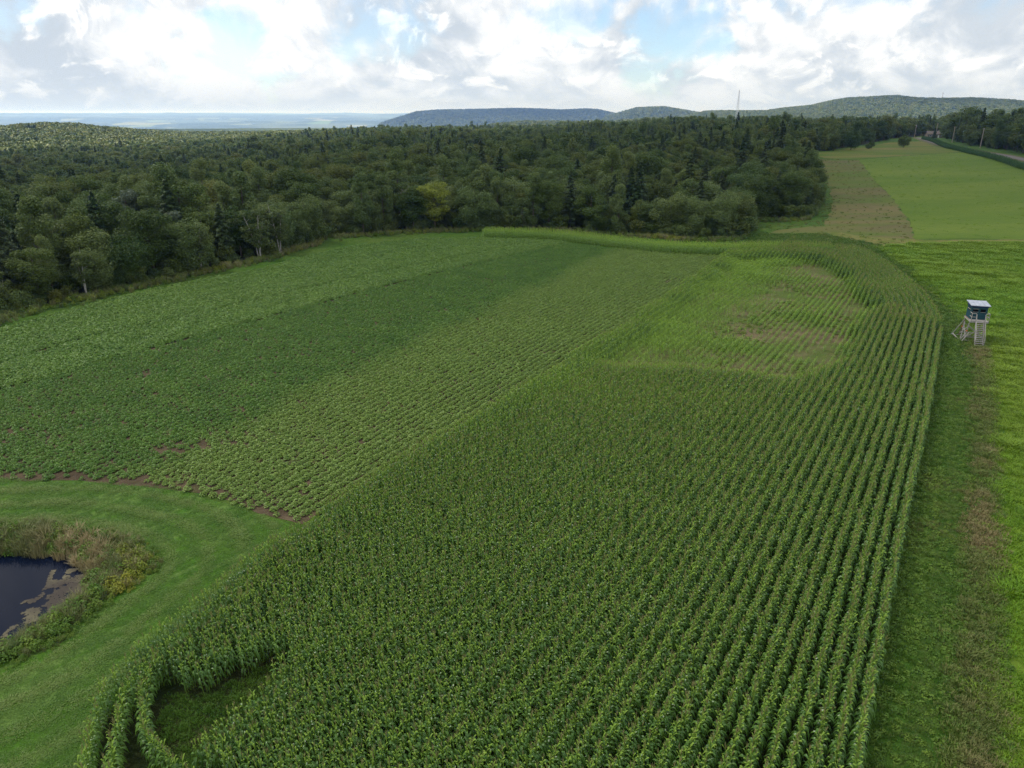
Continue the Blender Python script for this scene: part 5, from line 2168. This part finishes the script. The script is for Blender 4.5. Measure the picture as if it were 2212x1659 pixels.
    # lattice mast above the trees
    top = at_dist(1597.5, 194.5, 820)
    bx, by = top[0], top[1]
    gz = float(H(bx, by))
    hh = top[2] - gz
    e = empty('radio_mast', (bx, by, gz), .3, 'tall pale lattice radio mast rising above the forest', 'radio mast')
    R0, R1 = 2.6, .35
    lines = []
    for k in range(3):
        a = k * 2.0944
        p0, p1 = np.array([R0 * math.cos(a), R0 * math.sin(a), 0]), np.array([R1 * math.cos(a), R1 * math.sin(a), hh])
        lines.append((p0, p1))
        mb = MB()
        mb.tube([p0, p1], [.11, .09], 5)
        mb.build('leg', 'galvanised', e)
    nb = 22
    for k in range(3):
        mb = MB()
        a0, a1 = lines[k]
        b0, b1 = lines[(k + 1) % 3]
        for i in range(nb):
            f0, f1 = 1 - (1 - i / nb) ** 1.25, 1 - (1 - (i + 1) / nb) ** 1.25
            p, q = a0 + (a1 - a0) * f0, b0 + (b1 - b0) * f1
            p2, q2 = b0 + (b1 - b0) * f0, a0 + (a1 - a0) * f1
            mb.tube([p, q], [.05, .05], 3, 0, cap=False)
            mb.tube([p2, q2], [.05, .05], 3, 0, cap=False)
        mb.build('lattice_face', 'galvanised', e)
    mb = MB()
    mb.tube([(0, 0, hh - .5), (0, 0, hh + 1.5)], [.08, .05], 5)
    mb.build('antenna', 'galvanised', e)
    # small masts on the skylines
    for px, py0, py1, dist, lab in [(2037.5, 212.5, 200.5, 3500, 'thin mast with a small platform on top of the right wooded hill'), (1096, 237.5, 228.5, 6500, 'hair-thin mast on the far blue ridge'), (1104, 237.5, 229.5, 6500, 'hair-thin mast on the far blue ridge'), (1107, 237.5, 230.5, 6500, 'hair-thin mast on the far blue ridge')]:
        top = at_dist(px, py1, dist)
        gz = float(H(top[0], top[1]))
        hh = top[2] - gz
        far = dist > 5000
        e = empty('skyline_mast', (top[0], top[1], gz), 0, lab, 'mast', 'masts on the blue ridge' if far else None)
        mb = MB()
        mb.tube([(0, 0, 0), (0, 0, hh)], [1.1 if far else .9, .6 if far else .5], 5)
        mb.build('shaft', 'galvanised' if far else 'pole_wood', e)
        mb = MB()
        if far:
            mb.tube([(0, 0, hh), (0, 0, hh + 3)], [.4, .2], 4)
            mb.build('antenna', 'galvanised', e)
        else:
            mb.tube([(0, 0, hh - 2.5), (0, 0, hh)], [2.2, 2.2], 8)
            mb.build('platform', 'pole_wood', e)


build_roadside()

# ------------------------------------------------------------------ air
m, nt, L = mat('haze')
out = N(nt, 'ShaderNodeOutputMaterial')
pv = N(nt, 'ShaderNodeVolumePrincipled')
pv.inputs['Color'].default_value = (0.26, 0.47, 1.0, 1)
pv.inputs['Absorption Color'].default_value = (1, 1, 1, 1)
pv.inputs['Density'].default_value = 0.8e-4
pv.inputs['Anisotropy'].default_value = 0.3
L(pv.outputs[0], out.inputs['Volume'])
m.cycles.volume_sampling = 'DISTANCE'
mb = MB()
ZT = max(ZMAX + 40, 90)
mb.box(-42500, 42500, -42500, 42500, ZMIN - 1.0, ZT)
tag(mb.build('haze', 'haze'), kind='stuff')

# ------------------------------------------------------------------ clouds that put the near fields and the blue ridge in shade
def build_clouds():
    m, nt, L = mat('cloud')
    # thin enough that part of the sun comes through
    out = N(nt, 'ShaderNodeOutputMaterial')
    df = N(nt, 'ShaderNodeBsdfDiffuse')
    df.inputs['Color'].default_value = (0.92, 0.92, 0.93, 1)
    tp = N(nt, 'ShaderNodeBsdfTransparent')
    ms = N(nt, 'ShaderNodeMixShader')
    ms.inputs[0].default_value = 0.62
    L(df.outputs[0], ms.inputs[1])
    L(tp.outputs[0], ms.inputs[2])
    L(ms.outputs[0], out.inputs['Surface'])
    off = np.array([math.sin(SUN_AZ), math.cos(SUN_AZ)]) / math.tan(SUN_EL)
    for alt, lobes in ((1300., [(-60, 230, 800, 340), (430, 560, 430, 460), (60, 420, 420, 270)]), (1700., [(-250, 6500, 900, 900), (500, 6300, 700, 800)]), (1500., [(1650, 2950, 260, 330)])):
        mb = MB()
        cx = np.mean([l[0] for l in lobes]) + off[0] * alt
        cy_ = np.mean([l[1] for l in lobes]) + off[1] * alt
        for lx, ly, rx, ry in lobes:
            nu, nv = 64, 28
            th, ph = np.meshgrid(np.arange(nu) * 2 * math.pi / nu, np.linspace(-math.pi / 2, math.pi / 2, nv), indexing='ij')
            dx, dy, dz = np.cos(th) * np.cos(ph), np.sin(th) * np.cos(ph), np.sin(ph)
            q = 1 + 0.10 * wob(dx * 3, dy * 3 + dz * 2, 1.6, lx * .01) + 0.06 * wob(dx * 7, dy * 7 + dz * 5, 1.6, ly * .01) + 0.03 * wob(dx * 15, dy * 15 + dz * 9, 1.6, 3)
            X = lx + off[0] * alt + rx * dx * q - cx
            Y = ly + off[1] * alt + ry * dy * q - cy_
            Z = np.where(dz > 0, dz * q * 260, dz * q * 60)
            V = np.stack([X, Y, Z], -1).reshape(-1, 3)
            F = []
            for i in range(nu):
                for j in range(nv - 1):
                    a, b = i * nv + j, ((i + 1) % nu) * nv + j
                    F.append((a, b, b + 1, a + 1))
            mb.add(V, F)
        tag(mb.build('cloud', 'cloud', None, (cx, cy_, alt), 0, True), kind='stuff')


build_clouds()
